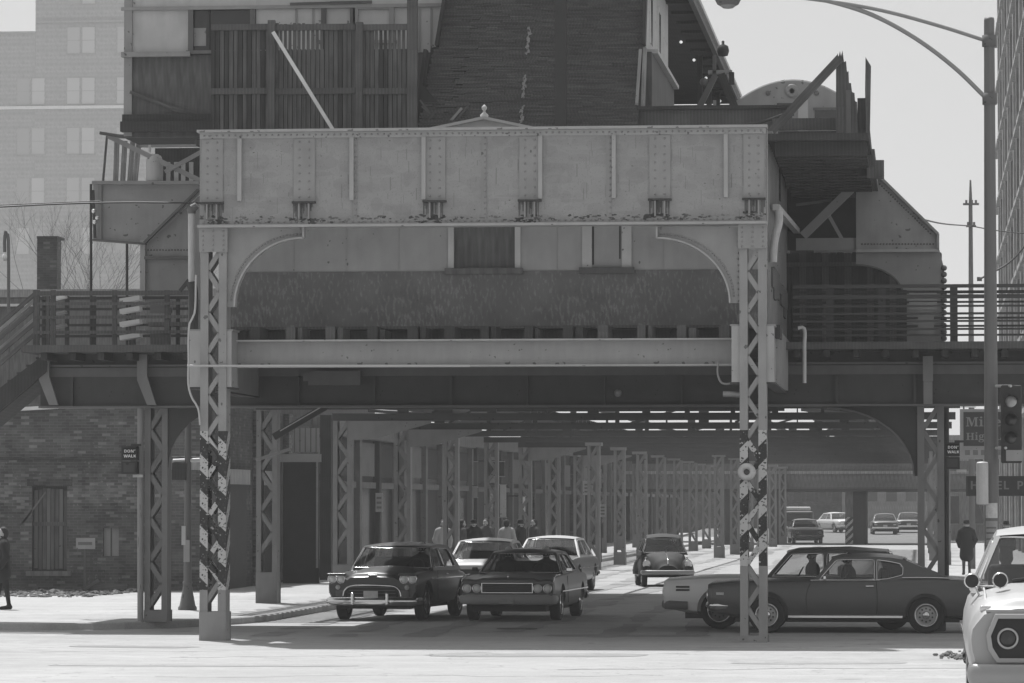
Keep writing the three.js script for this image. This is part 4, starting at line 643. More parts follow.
// ---------- poles, signals, signs ----------
{
  const D = 71, t = thing('street_light', 'tall steel street light with twin curved arms at the right', 'street lamp'), px = 992, b = at(px, 600, D).x, top = at(px, 25, D).y;
  mesh('pole', lathe([[.18, 0], [.18, .3], [.135, .34], [.12, 4], [.092, top - .05], [.085, top], [0, top + .02]], 20).translate(b, .13, -D), M.pole, t);
  const A = (pts) => pts.map(p => at(p[0], p[1], D));
  mesh('arm', tubeG(A([[987, 41], [940, 26], [880, 10], [820, 0], [740, -8]]), .035, 30, 8), M.steelB, t); mesh('arm', tubeG(A([[987, 99], [955, 68], [915, 38], [870, 14], [820, -1], [780, -8]]), .04, 30, 8), M.steelB, t); for (const y of [41, 99]) { const q = at(988, y, D); mesh('clamp', lathe([[.0, -.1], [.13, -.1], [.13, .1], [0, .1]], 14).translate(b, q.y, -D), M.steelD, t); }
  const q = at(728, 0, D); const hd = mesh('lamp_head', lathe([[0, -.14], [.1, -.13], [.19, -.08], [.23, 0], [.24, .03], [.2, .12], [0, .16]], 24).scale(1.0, 1, .9).translate(q.x, q.y, -D), M.steelD, t); mesh('glass', lathe([[0, -.16], [.09, -.145], [.15, -.1], [.15, -.09], [0, -.09]], 20).translate(q.x, q.y, -D), M.galv, hd);
  based(t);
  const cn = at(982.5, 505, D - .25), cy = at(982.5, 462, D - .25).y; tag(mesh('pole_canister', lathe([[0, 0], [.1, 0], [.105, .03], [.105, cy - cn.y - .03], [.09, cy - cn.y], [0, cy - cn.y + .01]], 20).translate(cn.x, cn.y, cn.z), M.galvL), 'pale cylinder strapped to the street light pole', 'canister');
  for (const [y0, y1, lab, m] of [[503, 518, 'pale poster wrapped round the street light pole, upper', M.paper], [521, 545, 'worn striped poster lower on the street light pole', M.steel]]) { const a = at(990, y1, D), h = at(990, y0, D).y - a.y; const g = new THREE.CylinderGeometry(.131, .132, h, 16, 1, true, -.9, 1.8).translate(b, a.y + h / 2 + .0, -D); const po = tag(mesh('poster', g, m), lab, 'poster'); if (y0 > 510) for (const f of [.25, .5, .72]) mesh('print_line', new THREE.CylinderGeometry(.1325, .1335, h * .07, 14, 1, true, -.8, 1.4).translate(b, a.y + h * f, -D), M.steelD, po); }
  // traffic signal
  const ts = thing('traffic_signal', 'three-lamp traffic signal right of the street light pole', 'traffic light'), Dt = 70.5;
  mesh('housing', new RoundedBoxGeometry(.36, at(1010, 385, Dt).y - at(1010, 463, Dt).y, .25, 2, .03).translate(at(1011.5, 420, Dt).x, at(1010, 424, Dt).y, -Dt - .15), M.black, ts);
  for (const [y, m] of [[401.5, M.galvL], [420, M.darkGlass], [438, M.darkGlass]]) { const p = at(1011, y, Dt); mesh('lens', lathe([[0, .03], [.07, .02], [.1, -.01], [.1, -.03]], 20).rotateX(Math.PI / 2).translate(p.x, p.y, -Dt - .01), m, ts); mesh('visor', new THREE.CylinderGeometry(.125, .125, .2, 20, 1, true, Math.PI * .15 + Math.PI / 2 * 0 - 1.9, 3.8).rotateX(Math.PI / 2).rotateZ(Math.PI).translate(p.x, p.y, -Dt + .08), M.black, ts); }
  mesh('bracket', [rodG(at(996, 386, Dt + .4), at(1011, 386, Dt), .025), rodG(at(1011, 386, Dt + .1), at(1011, 392, Dt + .1), .03)], M.galvL, ts); mesh('bracket', [rodG(at(996, 448, Dt + .4), at(1006, 448, Dt), .025)], M.galvL, ts); mesh('bracket', pb(1006, 450, 1023, 461, Dt - .02, .02), M.steelB, ts); based(ts);
}
const sgn = (txt, w, h, bg, fg, font) => cv(w, h, (g) => { g.fillStyle = grey(bg); g.fillRect(0, 0, w, h); g.fillStyle = grey(fg); txt.forEach(([s, x, y, f]) => { g.font = f || font; g.fillText(s, x, y); }); });
const signMat = t => new THREE.MeshStandardMaterial({ map: t, roughness: .6 });
const faceUV = (g) => { const b = (g.computeBoundingBox(), g.boundingBox); return uvRect(clean(g), b.min.x, b.min.y, b.max.x, b.max.y); };
for (const [x, y, D, lab, sz] of [[129, 454, DL - .35, "black pedestrian signal reading DON'T WALK on the left corner column", 1], [952.5, 450, 73.6, "black pedestrian signal reading DON'T WALK beside the right column", .95]]) {
  const t = thing('walk_signal', lab, 'signal', 'pedestrian signals'), r = 7.6 * sz;
  const map = sgn([["DON'T", 14, 50], ['WALK', 12, 104]], 128, 128, 18, 235, 'bold 44px sans-serif');
  mesh('upper_box', pb(x - r, y - 7 * sz, x + r, y + 6.4 * sz, D, .25), M.black, t); mesh('face', faceUV(pb(x - r + 1, y - 6 * sz, x + r - 1, y + 5.6 * sz, D - .012, .01)), signMat(map), t); mesh('lower_box', pb(x - r, y + 7.4 * sz, x + r, y + 20 * sz, D, .25), M.black, t); mesh('lower_face', pb(x - r + 2, y + 9 * sz, x + r - 2, y + 18 * sz, D - .012, .01), M.elSteel, t); mesh('visor', pb(x - r, y - 8 * sz, x + r, y - 7.1 * sz, D - .2, .2), M.black, t); mesh('bracket', pbar(x + 2, y - 9 * sz, x + 12, y - 9 * sz, D + .1, .04), M.rust, t); mesh('bracket', pbar(x + 4, y + 22 * sz, x + 14, y + 22 * sz, D + .1, .05), M.galvL, t); based(t);
}
{ // tavern sign
  const D = 118, t = thing('tavern_sign', 'dark framed tavern sign with pale serif letters behind the street light pole', 'sign'), map = sgn([['Miller', 14, 108, 'bold 96px serif'], ['High Life', 16, 210, 'bold 74px serif']], 320, 256, 30, 112);
  mesh('frame', pb(960, 409, 1012, 459, D, .2), M.steelB, t); mesh('face', faceUV(pb(963.5, 412, 1010, 446, D - .02, .015)), signMat(map), t); mesh('lower_strip', pb(962, 448, 1010, 457, D - .02, .015), M.steelB, t); for (let k = 0; k < 5; k++) mesh('glyph', pb(965 + k * 8, 450, 970 + k * 8, 455, D - .03, .008), M.steelD, t); mesh('arm', pb(960, 400, 1030, 403, D + .05, .06), M.rust, t); mesh('hanger', pb(963, 403, 964.5, 409, D + .05, .04), M.rust, t); mesh('bright_transom', pb(961, 403.4, 976, 407.5, D + 4, .05), M.white, t); based(t);
  const h = thing('hotel_sign', 'dark hotel sign board low behind the street light pole', 'sign'), m2 = sgn([['HOTEL  P', 8, 66, 'bold 62px sans-serif']], 320, 96, 18, 95); mesh('board', pb(966, 476, 1036, 496, 112, .2), M.black, h); mesh('face', faceUV(pb(968, 477, 1034, 495, 112 - .02, .015)), signMat(m2), h); based(h);
}
{ // street furniture
  const D = 83.5, t = thing('iron_lamp_post', 'dark iron lamp post with flared fluted base on the left pavement', 'street lamp'), x = at(187.5, 600, D).x; mesh('base', lathe([[.2, 0], [.2, .06], [.17, .1], [.12, .36], [.095, .52], [.09, .55], [.11, .58], [.085, .62]], 10).translate(x, .13, -D), M.steelD, t); mesh('shaft', lathe([[.085, .62], [.075, 2.2], [.06, 7], [.05, 9]], 10).translate(x, .13, -D), M.steelD, t); mesh('bracket', [rodG(at(173, 461, D), at(200, 460, D), .045)], M.galvL, t); mesh('pole_box', pb(172, 463, 186, 480, D - .1, .15), M.woodD, t); mesh('poster', pb(183.5, 540, 189.5, 562, D - .12, .02), M.steel, t); mesh('poster', pb(181.5, 526, 185.5, 545, D - .13, .02), M.pale, t); based(t);
  const s2 = thing('crook_lamp', 'small crook-necked street lamp behind the left platform stairs', 'street lamp'), DD = 118; mesh('post', tubeG([[8.5, 420], [8.5, 330], [8.5, 250], [8, 236], [6.3, 230.5], [4.8, 236], [4.6, 252]].map(p => at(p[0], p[1], DD)), .05, 40, 8), M.steelD, s2); const g = at(5, 257, DD); mesh('lamp_globe', new THREE.SphereGeometry(.09, 12, 10).scale(1, 1.3, 1).translate(g.x, g.y, g.z), M.lamp, s2); based(s2);
  const u = thing('utility_pole', 'thin utility pole with insulator crossarms against the sky at right', 'utility pole'), DU2 = 140; const ux = at(971, 300, DU2).x; mesh('pole', lathe([[.12, 0], [.1, 8], [.07, at(971, 205, DU2).y], [.03, at(971, 180, DU2).y]], 10).translate(ux, 0, -DU2), M.steelD, u); for (const [y, w] of [[204, 8], [226, 5]]) { mesh('crossarm', pb(971 - w, y - 1, 971 + w, y + 1, DU2 - .1, .1), M.steelD, u); for (const s of [-.6, .1, .6]) mesh('insulator', pb(971 + s * w - 1, y - 4, 971 + s * w + 1.2, y - 1.1, DU2 - .1, .08), M.steelD, u); } mesh('guy_clamp', pb(977, 277, 982, 281, DU2, .1), M.rust, u); based(u);
  const sag = (n, lab, pts, D0, r) => tag(mesh(n, tubeG(pts.map(p => at(p[0], p[1], p[2] ?? D0)), r, 40, 5), M.wire), lab, 'cable');
  sag('cable', 'overhead cable pair crossing in front of the left plate', [[-20, 208], [60, 204], [120, 202.5], [200, 203]], DF + 4, .016); sag('cable', 'thin upper cable running beside the overhead pair at left', [[-20, 206], [60, 202.5], [100, 201]], DF + 4.5, .01);
  sag('cable', 'cable from the chamfered plate to the utility pole', [[920, 219, D2], [945, 224, 110], [971, 226, 139.9]], 140, .02); sag('cable', 'cable running right from the utility pole', [[971, 226], [1000, 231], [1060, 236]], 139.8, .02); sag('cable', 'slanting guy wire at the right railing', [[980, 279], [1010, 262], [1030, 240]], 120, .03);
  const np = (x, y0, y1, gy, D, lab, w = 6) => { const t = thing('parking_sign', lab, 'sign', 'small street signs'), a = at(x, gy, D); mesh('plate', pb(x - w, y0, x + w, y1, D - .06, .02), M.steel, t); for (const f of [.2, .45, .7]) mesh('print_line', pb(x - w * .7, y0 + (y1 - y0) * f, x + w * .7, y0 + (y1 - y0) * (f + .12), D - .075, .01), M.steelD, t); mesh('post', box(a.x - .03, .1, -D - .03, a.x + .03, at(x, y0 + 1, D).y, -D + .03), M.rust, t); return based(t); };
  np(379, 493, 512, 580, 116, 'small pale sign on a thin post behind the dark sedan', 3.5); np(588, 481, 495, 570, 160, 'small pale parking sign fixed among the far columns, upper', 5); np(601, 504, 517, 570, 158, 'small pale parking sign fixed among the far columns, lower', 5);
}
{ // leafless trees
  const bare = (name, lab, x, D, y0, h, n) => { const t = thing(name, lab, 'tree'), gs = [], tr = []; const rec = (p, d, L, r, k) => { const q = p.clone().addScaledVector(d, L); (k < 2 ? tr : gs).push(rodG(p, q, r, r * .7, 5)); if (k >= n) return; const m = k < 1 ? 3 : 2 + (rnd() < .5 ? 1 : 0); for (let i = 0; i < m; i++) rec(q, d.clone().add(V(rr(-.6, .6), rr(-.1, .35), rr(-.6, .6))).normalize(), L * rr(.62, .85), r * .62, k + 1); }; rec(V(x, y0, -D), V(0, 1, 0), h * .3, h * .007, 0); mesh('trunk', tr, M.steelD, t); mesh('crown', gs, M.steelD, t); return based(t); };
  bare('bare_tree', 'leafless hazy tree behind the left platform', at(88, 300, 210).x, 210, 0, 17, 7); bare('bare_tree', 'small leafless tree at the far right pavement behind the coated man', at(985, 520, 190).x, 190, 0, 4.2, 6);
}
// ---------- people ----------
const seg = (a, b, ra, rb, sz = 1) => ({ a, b, ra, rb, sz });
function blob(bones, hx, hy, hz, cy, n = 60, k = .05) {       // skins a set of tapered bones as one surface
  const mc = new MarchingCubes(n, M.cloth, false, false, 60000); mc.isolation = 0; const p = V(), ab = V(), pa = V(), hs = n / 2;
  for (let z = 0; z < n; z++) for (let y = 0; y < n; y++) for (let x = 0; x < n; x++) {
    p.set((x - hs) / hs * hx, (y - hs) / hs * hy + cy, (z - hs) / hs * hz); let d = 9;
    for (const b of bones) { ab.subVectors(b.b, b.a); pa.subVectors(p, b.a); pa.z *= b.sz; ab.z *= b.sz; const t = Math.max(0, Math.min(1, pa.dot(ab) / ab.dot(ab))); const e = pa.addScaledVector(ab, -t).length() - (b.ra + (b.rb - b.ra) * t); const h = Math.max(k - Math.abs(d - e), 0) / k; d = Math.min(d, e) - h * h * k * .25; }
    mc.field[x + y * n + z * n * n] = -d;
  }
  mc.update(); const c = mc.count, g = new THREE.BufferGeometry(); g.setAttribute('position', new THREE.BufferAttribute(mc.positionArray.slice(0, c * 3), 3)); g.scale(hx, hy, hz).translate(0, cy, 0);
  let q = mergeVertices(g, 1e-4); q.computeVertexNormals(); return clean(q);
}
const J = (x, y, z) => V(x, y, z);
const headBones = (y, z = 0) => [seg(J(0, y - .11, z), J(0, y - .02, z), .055, .06), seg(J(0, y + .06, z + .005), J(0, y + .1, z), .078, .085), seg(J(0, y + .0, z + .03), J(0, y + .03, z + .03), .05, .06), seg(J(0, y + .05, z + .09), J(0, y + .03, z + .1), .014, .018), seg(J(.083, y + .06, z), J(.083, y + .03, z), .018, .012), seg(J(-.083, y + .06, z), J(-.083, y + .03, z), .018, .012)];
function makePerson(o) {                                        // long-coated figure, hands in pockets; faces +z
  const t = new THREE.Group(), s = o.stride || 0, c = o.coat || .75;
  const body = [...headBones(1.54, .02), seg(J(-.12, 1.38, 0), J(.12, 1.38, 0), .09, .09, 1.2), seg(J(0, 1.3, 0), J(0, .95, 0), .15, .13, 1.3), seg(J(-.09, .9, 0), J(-.09, .5, s * .5), .085, .062), seg(J(-.09, .5, s * .5), J(-.1, .1, s), .058, .042), seg(J(.09, .9, 0), J(.09, .5, -s * .5), .085, .062), seg(J(.09, .5, -s * .5), J(.1, .1, -s), .058, .042), seg(J(-.1, .05, s - .03), J(-.11, .035, s + .17), .045, .035), seg(J(.1, .05, -s - .03), J(.11, .035, -s + .17), .045, .035), seg(J(-.2, 1.36, 0), J(-.27, 1.1, -.03), .055, .045), seg(J(-.27, 1.1, -.03), J(-.22, .9, .09), .045, .04), seg(J(.2, 1.36, 0), J(.27, 1.1, -.03), .055, .045), seg(J(.27, 1.1, -.03), J(.22, .9, .09), .045, .04)];
  const b = mesh('body', blob(body, .42, .95, .42, .87, 64, .04), o.legs || M.clothG, t); b.name = 'body';
  const coat = [seg(J(-.15, 1.39, 0), J(.15, 1.39, 0), .1, .1, 1.15), seg(J(0, 1.34, 0), J(0, .98, 0), .2, .18, 1.35), seg(J(0, .98, 0), J(0, c, 0), .19, .225, 1.25), seg(J(-.2, 1.37, 0), J(-.28, 1.1, -.03), .08, .068), seg(J(-.28, 1.1, -.03), J(-.21, .9, .1), .068, .06), seg(J(.2, 1.37, 0), J(.28, 1.1, -.03), .08, .068), seg(J(.28, 1.1, -.03), J(.21, .9, .1), .068, .06)];
  mesh('coat', blob(coat, .42, .62, .36, 1.02, 56, .05), o.mat || M.cloth, t);
  mesh('face', blob(headBones(1.54, .02).map(q => ({ ...q, ra: q.ra + .004, rb: q.rb + .004 })), .13, .22, .16, 1.58, 40, .03), M.skin, t);
  if (o.hat) mesh('hat', lathe([[0, .14], [.07, .145], [.095, .12], [.1, .05], [.1, .03], [.16, .02], [.165, .01], [.1, 0], [0, 0]], 20).translate(0, 1.6, .01), o.hatMat || M.cloth, t);
  else mesh('hair', blob([seg(J(0, 1.63, -.01), J(0, 1.66, -.01), .096, .094), seg(J(0, 1.58, -.04), J(0, 1.62, -.03), .08, .09)], .14, .16, .14, 1.64, 30, .03), M.hair, t);
  return t;
}
{
  const protos = [makePerson({ hat: true, coat: .62, stride: .06 }), makePerson({ coat: .78, mat: M.clothG, legs: M.cloth, stride: .12 }), makePerson({ coat: .85, mat: M.clothL, legs: M.clothG, stride: .1 })];
  const put = (k, x, D, h, turn, lab, grp) => { const g = protos[k].clone(); g.name = numbered('person'); scene.add(g); const b = at(x, 540, D).x; g.position.set(b, h, -D); g.rotation.y = turn; tag(g, lab, 'person', grp); return g; };
  put(0, 966.5, 128, .134, Math.PI + .1, 'person in a long dark coat and hat walking away on the right pavement'); put(0, 1006, 122, .134, 2.6, 'person in dark hat and coat partly hidden behind the street light pole');
  const L = put(1, 3, 83.5, .134, -1.2, 'person in a dark coat cut off by the left edge'); L.traverse(o => { if (o.name === 'coat') o.material = M.cloth; });
  const g = 'people on the far left pavement';
  put(2, 443, 127, .134, .5, 'person in pale clothing just right of the dark sedan roof', g); put(1, 462, 129, .134, 2, 'person in grey standing behind the light car roof, leftmost of the pair', g); put(0, 473.5, 131, .134, .3, 'person in hat and dark coat right of the grey one behind the light car', g); put(1, 486, 135, .134, -.6, 'person in grey half hidden by the column behind the light car', g); put(2, 507, 128, .134, 2.8, 'person with pale coat and dark hair above the sedan at centre', g); put(0, 520, 130, .134, 1, 'person in hat right of the pale coat above the sedan', g); put(1, 534, 132, .134, -1, 'person in grey near the fourth far column, rightmost of the group', g);
}
// ---------- cars ----------
const csg = new Evaluator(); csg.attributes = ['position', 'normal']; csg.useGroups = false;
const lerp = (a, b, t) => a + (b - a) * t;
// stations: [z, half width, bottom, shoulder height, centre height]; the front is +z
function hull(st, wells, secFn, steps = 64) {
  const cr = (i, t, k) => { const p = j => st[Math.max(0, Math.min(st.length - 1, j))][k]; const a = p(i - 1), b = p(i), c = p(i + 1), d = p(i + 2); const v = .5 * (2 * b + (c - a) * t + (2 * a - 5 * b + 4 * c - d) * t * t + (3 * b - a - 3 * c + d) * t * t * t); return Math.max(Math.min(b, c) - .03, Math.min(Math.max(b, c) + .03, v)); };
  const sec = secFn || ((w, yb, ys, yc) => { const h = ys - yb; return [[.8 * w, yb], [.93 * w, yb + .05], [.975 * w, yb + .14], [.995 * w, yb + .34 * h], [w, yb + .55 * h], [.99 * w, yb + .78 * h], [.965 * w, ys - .05], [.93 * w, ys - .012], [.87 * w, ys], [.55 * w, lerp(ys, yc, .75)], [0, yc]]; });
  const rings = [], N = steps;
  for (let s = 0; s <= N; s++) { const f = s / N * (st.length - 1), i = Math.min(st.length - 2, Math.floor(f)), t = f - i; const z = lerp(st[i][0], st[i + 1][0], t), v = [1, 2, 3, 4].map(k => cr(i, t, k)); const h = sec(...v, z); const r = [[0, v[1]], ...h]; const m = h.slice(0, -1).reverse().map(p => [-p[0], p[1]]); rings.push([...r, ...m].map(p => V(p[0], p[1], z))); }
  const n = rings[0].length, pos = [], idx = []; rings.forEach(r => r.forEach(p => pos.push(p.x, p.y, p.z)));
  for (let s = 0; s < N; s++) for (let k = 0; k < n; k++) { const a = s * n + k, b = s * n + (k + 1) % n, c = a + n, d = b + n; idx.push(a, c, b, b, c, d); }
  for (const [s, fl] of [[0, 1], [N, 0]]) { const c = pos.length / 3; const r = rings[s]; let y = 0; r.forEach(p => y += p.y / n); pos.push(0, y, r[0].z); for (let k = 0; k < n; k++) { const a = s * n + k, b = s * n + (k + 1) % n; fl ? idx.push(c, a, b) : idx.push(c, b, a); } }
  let g = new THREE.BufferGeometry(); g.setAttribute('position', new THREE.Float32BufferAttribute(pos, 3)); g.setIndex(idx); g.computeVertexNormals();
  // make sure faces look outward
  { const p = g.attributes.position; let vol = 0; for (let i = 0; i < idx.length; i += 3) { const a = V().fromBufferAttribute(p, idx[i]), b = V().fromBufferAttribute(p, idx[i + 1]), c = V().fromBufferAttribute(p, idx[i + 2]); vol += a.dot(b.cross(c)); } if (vol < 0) { for (let i = 0; i < idx.length; i += 3) { const t = idx[i]; idx[i] = idx[i + 1]; idx[i + 1] = t; } g.setIndex(idx); g.computeVertexNormals(); } }
  let br = new Brush(g); br.updateMatrixWorld();
  for (const [x, y, z, r, ov] of wells) for (const s of [-1, 1]) { const cgeo = new THREE.CylinderGeometry(r, r, .5, 28).rotateZ(Math.PI / 2); const cb = new Brush(cgeo); cb.position.set(s * x, y, z); cb.updateMatrixWorld(); br = csg.evaluate(br, cb, SUBTRACTION); br.updateMatrixWorld(); }
  const out = br.geometry; out.clearGroups?.(); return toCreasedNormals(clean(out), .62);
}
const tyreG = (r, w) => lathe([[r * .66, -w / 2], [r * .9, -w / 2], [r * .985, -w * .4], [r, -w * .2], [r, w * .2], [r * .985, w * .4], [r * .9, w / 2], [r * .66, w / 2]], 32).rotateZ(-Math.PI / 2);
const hubG = (r, w) => lathe([[0, w * .25], [r * .45, w * .2], [r * .5, w * .14], [r * .58, w * .3], [r * .67, w * .44], [r * .67, -w * .4], [0, -w * .4]], 28).rotateZ(-Math.PI / 2);
const capG = (r, w) => lathe([[0, w * .46], [r * .12, w * .44], [r * .2, w * .36], [r * .22, w * .24]], 20).rotateZ(-Math.PI / 2);
const slotG = (r, w) => { const l = []; for (let k = 0; k < 10; k++) l.push(new THREE.CylinderGeometry(r * .05, r * .05, .02, 8).rotateZ(Math.PI / 2).translate(w * .235, Math.cos(k * .6283) * r * .36, Math.sin(k * .6283) * r * .36)); return l; };
const trimG = (r, w) => new THREE.TorusGeometry(r * .6, .012, 6, 32).rotateY(Math.PI / 2).translate(w * .46, 0, 0);
function wheel(t, x, y, z, r, w = .18, hubMat = M.rimGrey) {
  const s = Math.sign(x), m = mesh('wheel', tyreG(r, w), M.tyre, t); m.position.set(x, y, z); if (s < 0) m.rotation.y = Math.PI; mesh('rim', hubG(r, w), hubMat, m); mesh('hub_cap', capG(r, w), M.chrome, m); stuff(mesh('rim_slots', slotG(r, w), M.black, m)); mesh('trim_ring', trimG(r, w), M.chrome, m); return m;
}
// cabin: outline of each side in (z, y), window holes, width at belt and at roof
function cabin(t, o) {
  const { out, wins, yb, yr, wb, wr, roof, mat, roofMat, ws, rs, trim = .012 } = o;
  const wx = y => lerp(wb, wr, Math.max(-.2, Math.min(1.15, (y - yb) / (yr - yb))));
  const shp = new THREE.Shape(out.map(p => new THREE.Vector2(...p))); wins.forEach(h => shp.holes.push(new THREE.Path(h.map(p => new THREE.Vector2(...p)))));
  const warp = (g, s, off) => { const p = g.attributes.position; for (let i = 0; i < p.count; i++) { const z = p.getX(i), y = p.getY(i), d = p.getZ(i); p.setXYZ(i, s * (wx(y) - off - d), y, z); } g.computeVertexNormals(); return g; };
  for (const s of [-1, 1]) {
    const side = mesh('cabin_side', warp(clean(new THREE.ExtrudeGeometry(shp, { depth: .05, bevelEnabled: false })), s, 0), mat, t);
    wins.forEach(h => { const g = mesh('side_window', warp(clean(new THREE.ShapeGeometry(new THREE.Shape(h.map(p => new THREE.Vector2(...p))))), s, .025), M.glass, t); if (trim) { const pts = h.map(p => V(s * (wx(p[1]) + .004), p[1], p[0])); const c = new THREE.CatmullRomCurve3(pts, true, 'catmullrom', .05); mesh('window_trim', new THREE.TubeGeometry(c, 60, trim, 5, true), M.chrome, g); } });
  }
  // roof skin
  const nz = roof.length, nx = 12, pos = [], idx = []; for (let i = 0; i < nz; i++) for (let k = 0; k <= nx; k++) { const u = k / nx * 2 - 1, [z, y, c] = roof[i]; pos.push(u * (wx(y) - .002), y - .0 + (c ?? .06) * (1 - u * u), z); } for (let i = 0; i < nz - 1; i++) for (let k = 0; k < nx; k++) { const a = i * (nx + 1) + k; idx.push(a, a + 1, a + nx + 1, a + 1, a + nx + 2, a + nx + 1); }
  const g = new THREE.BufferGeometry(); g.setAttribute('position', new THREE.Float32BufferAttribute(pos, 3)); g.setIndex(idx); g.computeVertexNormals(); const g2 = g.clone().translate(0, -.035, 0); mesh('roof', [g, g2], roofMat || mat, t);
  const pane = (name, a, b, bul) => { const P = [], I = [], n = 10; for (let i = 0; i <= 6; i++) for (let k = 0; k <= n; k++) { const v = i / 6, u = k / n * 2 - 1, y = lerp(a[1], b[1], v), z = lerp(a[0], b[0], v); P.push(u * (wx(y) - .05), y, z + bul * (1 - u * u)); } for (let i = 0; i < 6; i++) for (let k = 0; k < n; k++) { const q = i * (n + 1) + k; I.push(q, q + 1, q + n + 1, q + 1, q + n + 2, q + n + 1); } const h = new THREE.BufferGeometry(); h.setAttribute('position', new THREE.Float32BufferAttribute(P, 3)); h.setIndex(I); h.computeVertexNormals(); const m = mesh(name, clean(h), M.glass, t);
    if (trim) { const e = [[-1, 0], [-.5, 0], [0, 0], [.5, 0], [1, 0], [1, 1], [.5, 1], [0, 1], [-.5, 1], [-1, 1]].map(([u, v]) => { const y = lerp(a[1], b[1], v); return V(u * (wx(y) - .03), y, lerp(a[0], b[0], v) + bul * (1 - u * u) + Math.sign(bul) * .01); }); mesh('glass_trim', new THREE.TubeGeometry(new THREE.CatmullRomCurve3(e, true, 'catmullrom', .1), 70, trim, 5, true), M.chrome, m); } return m; };
  pane('windscreen', ws[0], ws[1], .06); pane('rear_window', rs[0], rs[1], -.05);
  // interior: front and rear seat backs, wheel
  const zi = (ws[0][0] + rs[0][0]) / 2, q = wb - .12;
  mesh('seat', new RoundedBoxGeometry(q * 2 - .1, .5, .14, 2, .05).translate(0, yb - .02, zi - .05), M.seat, t); mesh('seat', new RoundedBoxGeometry(q * 2 - .1, .46, .14, 2, .05).translate(0, yb - .06, lerp(zi, rs[0][0], .62)), M.seat, t); mesh('steering_wheel', new THREE.TorusGeometry(.19, .013, 6, 24).rotateX(-.5).translate(q * .5, yb + .03, lerp(ws[0][0], zi, .42)), M.black, t); mesh('dashboard', box(-q, yb - .12, ws[0][0] - .25, q, yb + .02, ws[0][0] - .02), M.seat, t);
}
const disc = (t, name, r, x, y, z, m, dep = .04) => mesh(name, lathe([[0, dep], [r * .6, dep * .85], [r * .92, dep * .3], [r, 0], [r, -.02]], 20).rotateX(Math.PI / 2).translate(x, y, z), m, t);
const ring = (t, name, r, tk, x, y, z, m) => mesh(name, new THREE.TorusGeometry(r, tk, 6, 24).translate(x, y, z), m, t);
const rb = (w, h, d, x, y, z, r = .03) => new RoundedBoxGeometry(w, h, d, 2, r).translate(x, y, z);
function bumper(t, w, y, h, z, d, mat = M.chrome, name = 'bumper', bend = .12) { const s = Math.sign(z), pts = []; for (let k = 0; k <= 12; k++) { const u = k / 12 * 2 - 1; pts.push(V(u * w, 0, s * (d - bend * Math.pow(Math.abs(u), 4)) ) ); } const sh = []; const m = []; for (let k = 0; k < 12; k++) m.push(barG(pts[k].clone().add(V(0, y, z)), pts[k + 1].clone().add(V(0, y, z)), .07, h)); const side = [-1, 1].map(q => box(q * w - .03, y - h / 2, z + s * (d - bend) + .0, q * w + .03, y + h / 2, z - s * .35)); 
  const shp = new THREE.Shape(); shp.moveTo(-.035, -h / 2); shp.quadraticCurveTo(.05, 0, -.035, h / 2); shp.lineTo(-.06, h / 2); shp.lineTo(-.06, -h / 2); const curve = new THREE.CatmullRomCurve3([V(-w, y, z - s * .38), V(-w, y, z - s * .1), ...pts.map(p => V(p.x * .985, y, p.z + z)), V(w, y, z - s * .1), V(w, y, z - s * .38)], false, 'catmullrom', .2);
  const P = [], I = [], nU = 60, prof = [[-.02, -.5], [.02, -.35], [.035, 0], [.02, .35], [-.02, .5]]; for (let i = 0; i <= nU; i++) { const c = curve.getPointAt(i / nU), tg = curve.getTangentAt(i / nU), nrm = V(tg.z * -1, 0, tg.x); if (nrm.z * s < 0 && Math.abs(nrm.z) > .3 || (Math.abs(nrm.z) <= .3 && nrm.x * c.x < 0)) nrm.negate(); prof.forEach(([o, v]) => P.push(c.x + nrm.x * o, c.y + v * h, c.z + nrm.z * o)); } const np = prof.length; for (let i = 0; i < nU; i++) for (let k = 0; k < np - 1; k++) { const a = i * np + k; I.push(a, a + 1, a + np, a + 1, a + np + 1, a + np); } const g = new THREE.BufferGeometry(); g.setAttribute('position', new THREE.Float32BufferAttribute(P, 3)); g.setIndex(I); g.computeVertexNormals(); return mesh(name, clean(g), mat, t); }
const carPaint = (c, r = .45, cc = .4) => new THREE.MeshPhysicalMaterial({ color: new THREE.Color().setRGB(c, c, c), roughness: r, metalness: 0, clearcoat: cc, clearcoatRoughness: .22 });
function place(t, px, D, turn, yofs = 0) { const p = at(px, 560, D); t.position.set(p.x, yofs, -D); t.rotation.y = turn; return t; }
// heads and shoulders of those riding inside: separate people
const bustG = blob([...headBones(.3), seg(J(-.13, .1, 0), J(.13, .1, 0), .1, .1, 1.1), seg(J(0, .08, 0), J(0, -.2, 0), .17, .16, 1.2), seg(J(-.2, .08, 0), J(-.25, -.14, .08), .07, .06), seg(J(.2, .08, 0), J(.25, -.14, .08), .07, .06), seg(J(-.25, -.14, .08), J(-.1, -.08, .3), .055, .04), seg(J(.25, -.14, .08), J(.1, -.08, .3), .055, .04)], .4, .42, .4, .08, 44, .04);
function rider(car, x, y, z, lab) { const g = new THREE.Group(); g.name = numbered('person'); scene.add(g); mesh('body', bustG, M.cloth, g); mesh('hair', new THREE.SphereGeometry(.1, 12, 8, 0, 6.3, 0, 1.7).translate(0, .39, -.012), M.hair, g); mesh('face', blobFace, M.skin, g); car.updateMatrixWorld(true); const p = V(x, y, z).applyMatrix4(car.matrixWorld); g.position.copy(p); g.rotation.y = car.rotation.y; tag(g, lab, 'person'); }
const blobFace = blob(headBones(.3).map(q => ({ ...q, ra: q.ra + .003, rb: q.rb + .003 })), .13, .16, .16, .36, 36, .03);

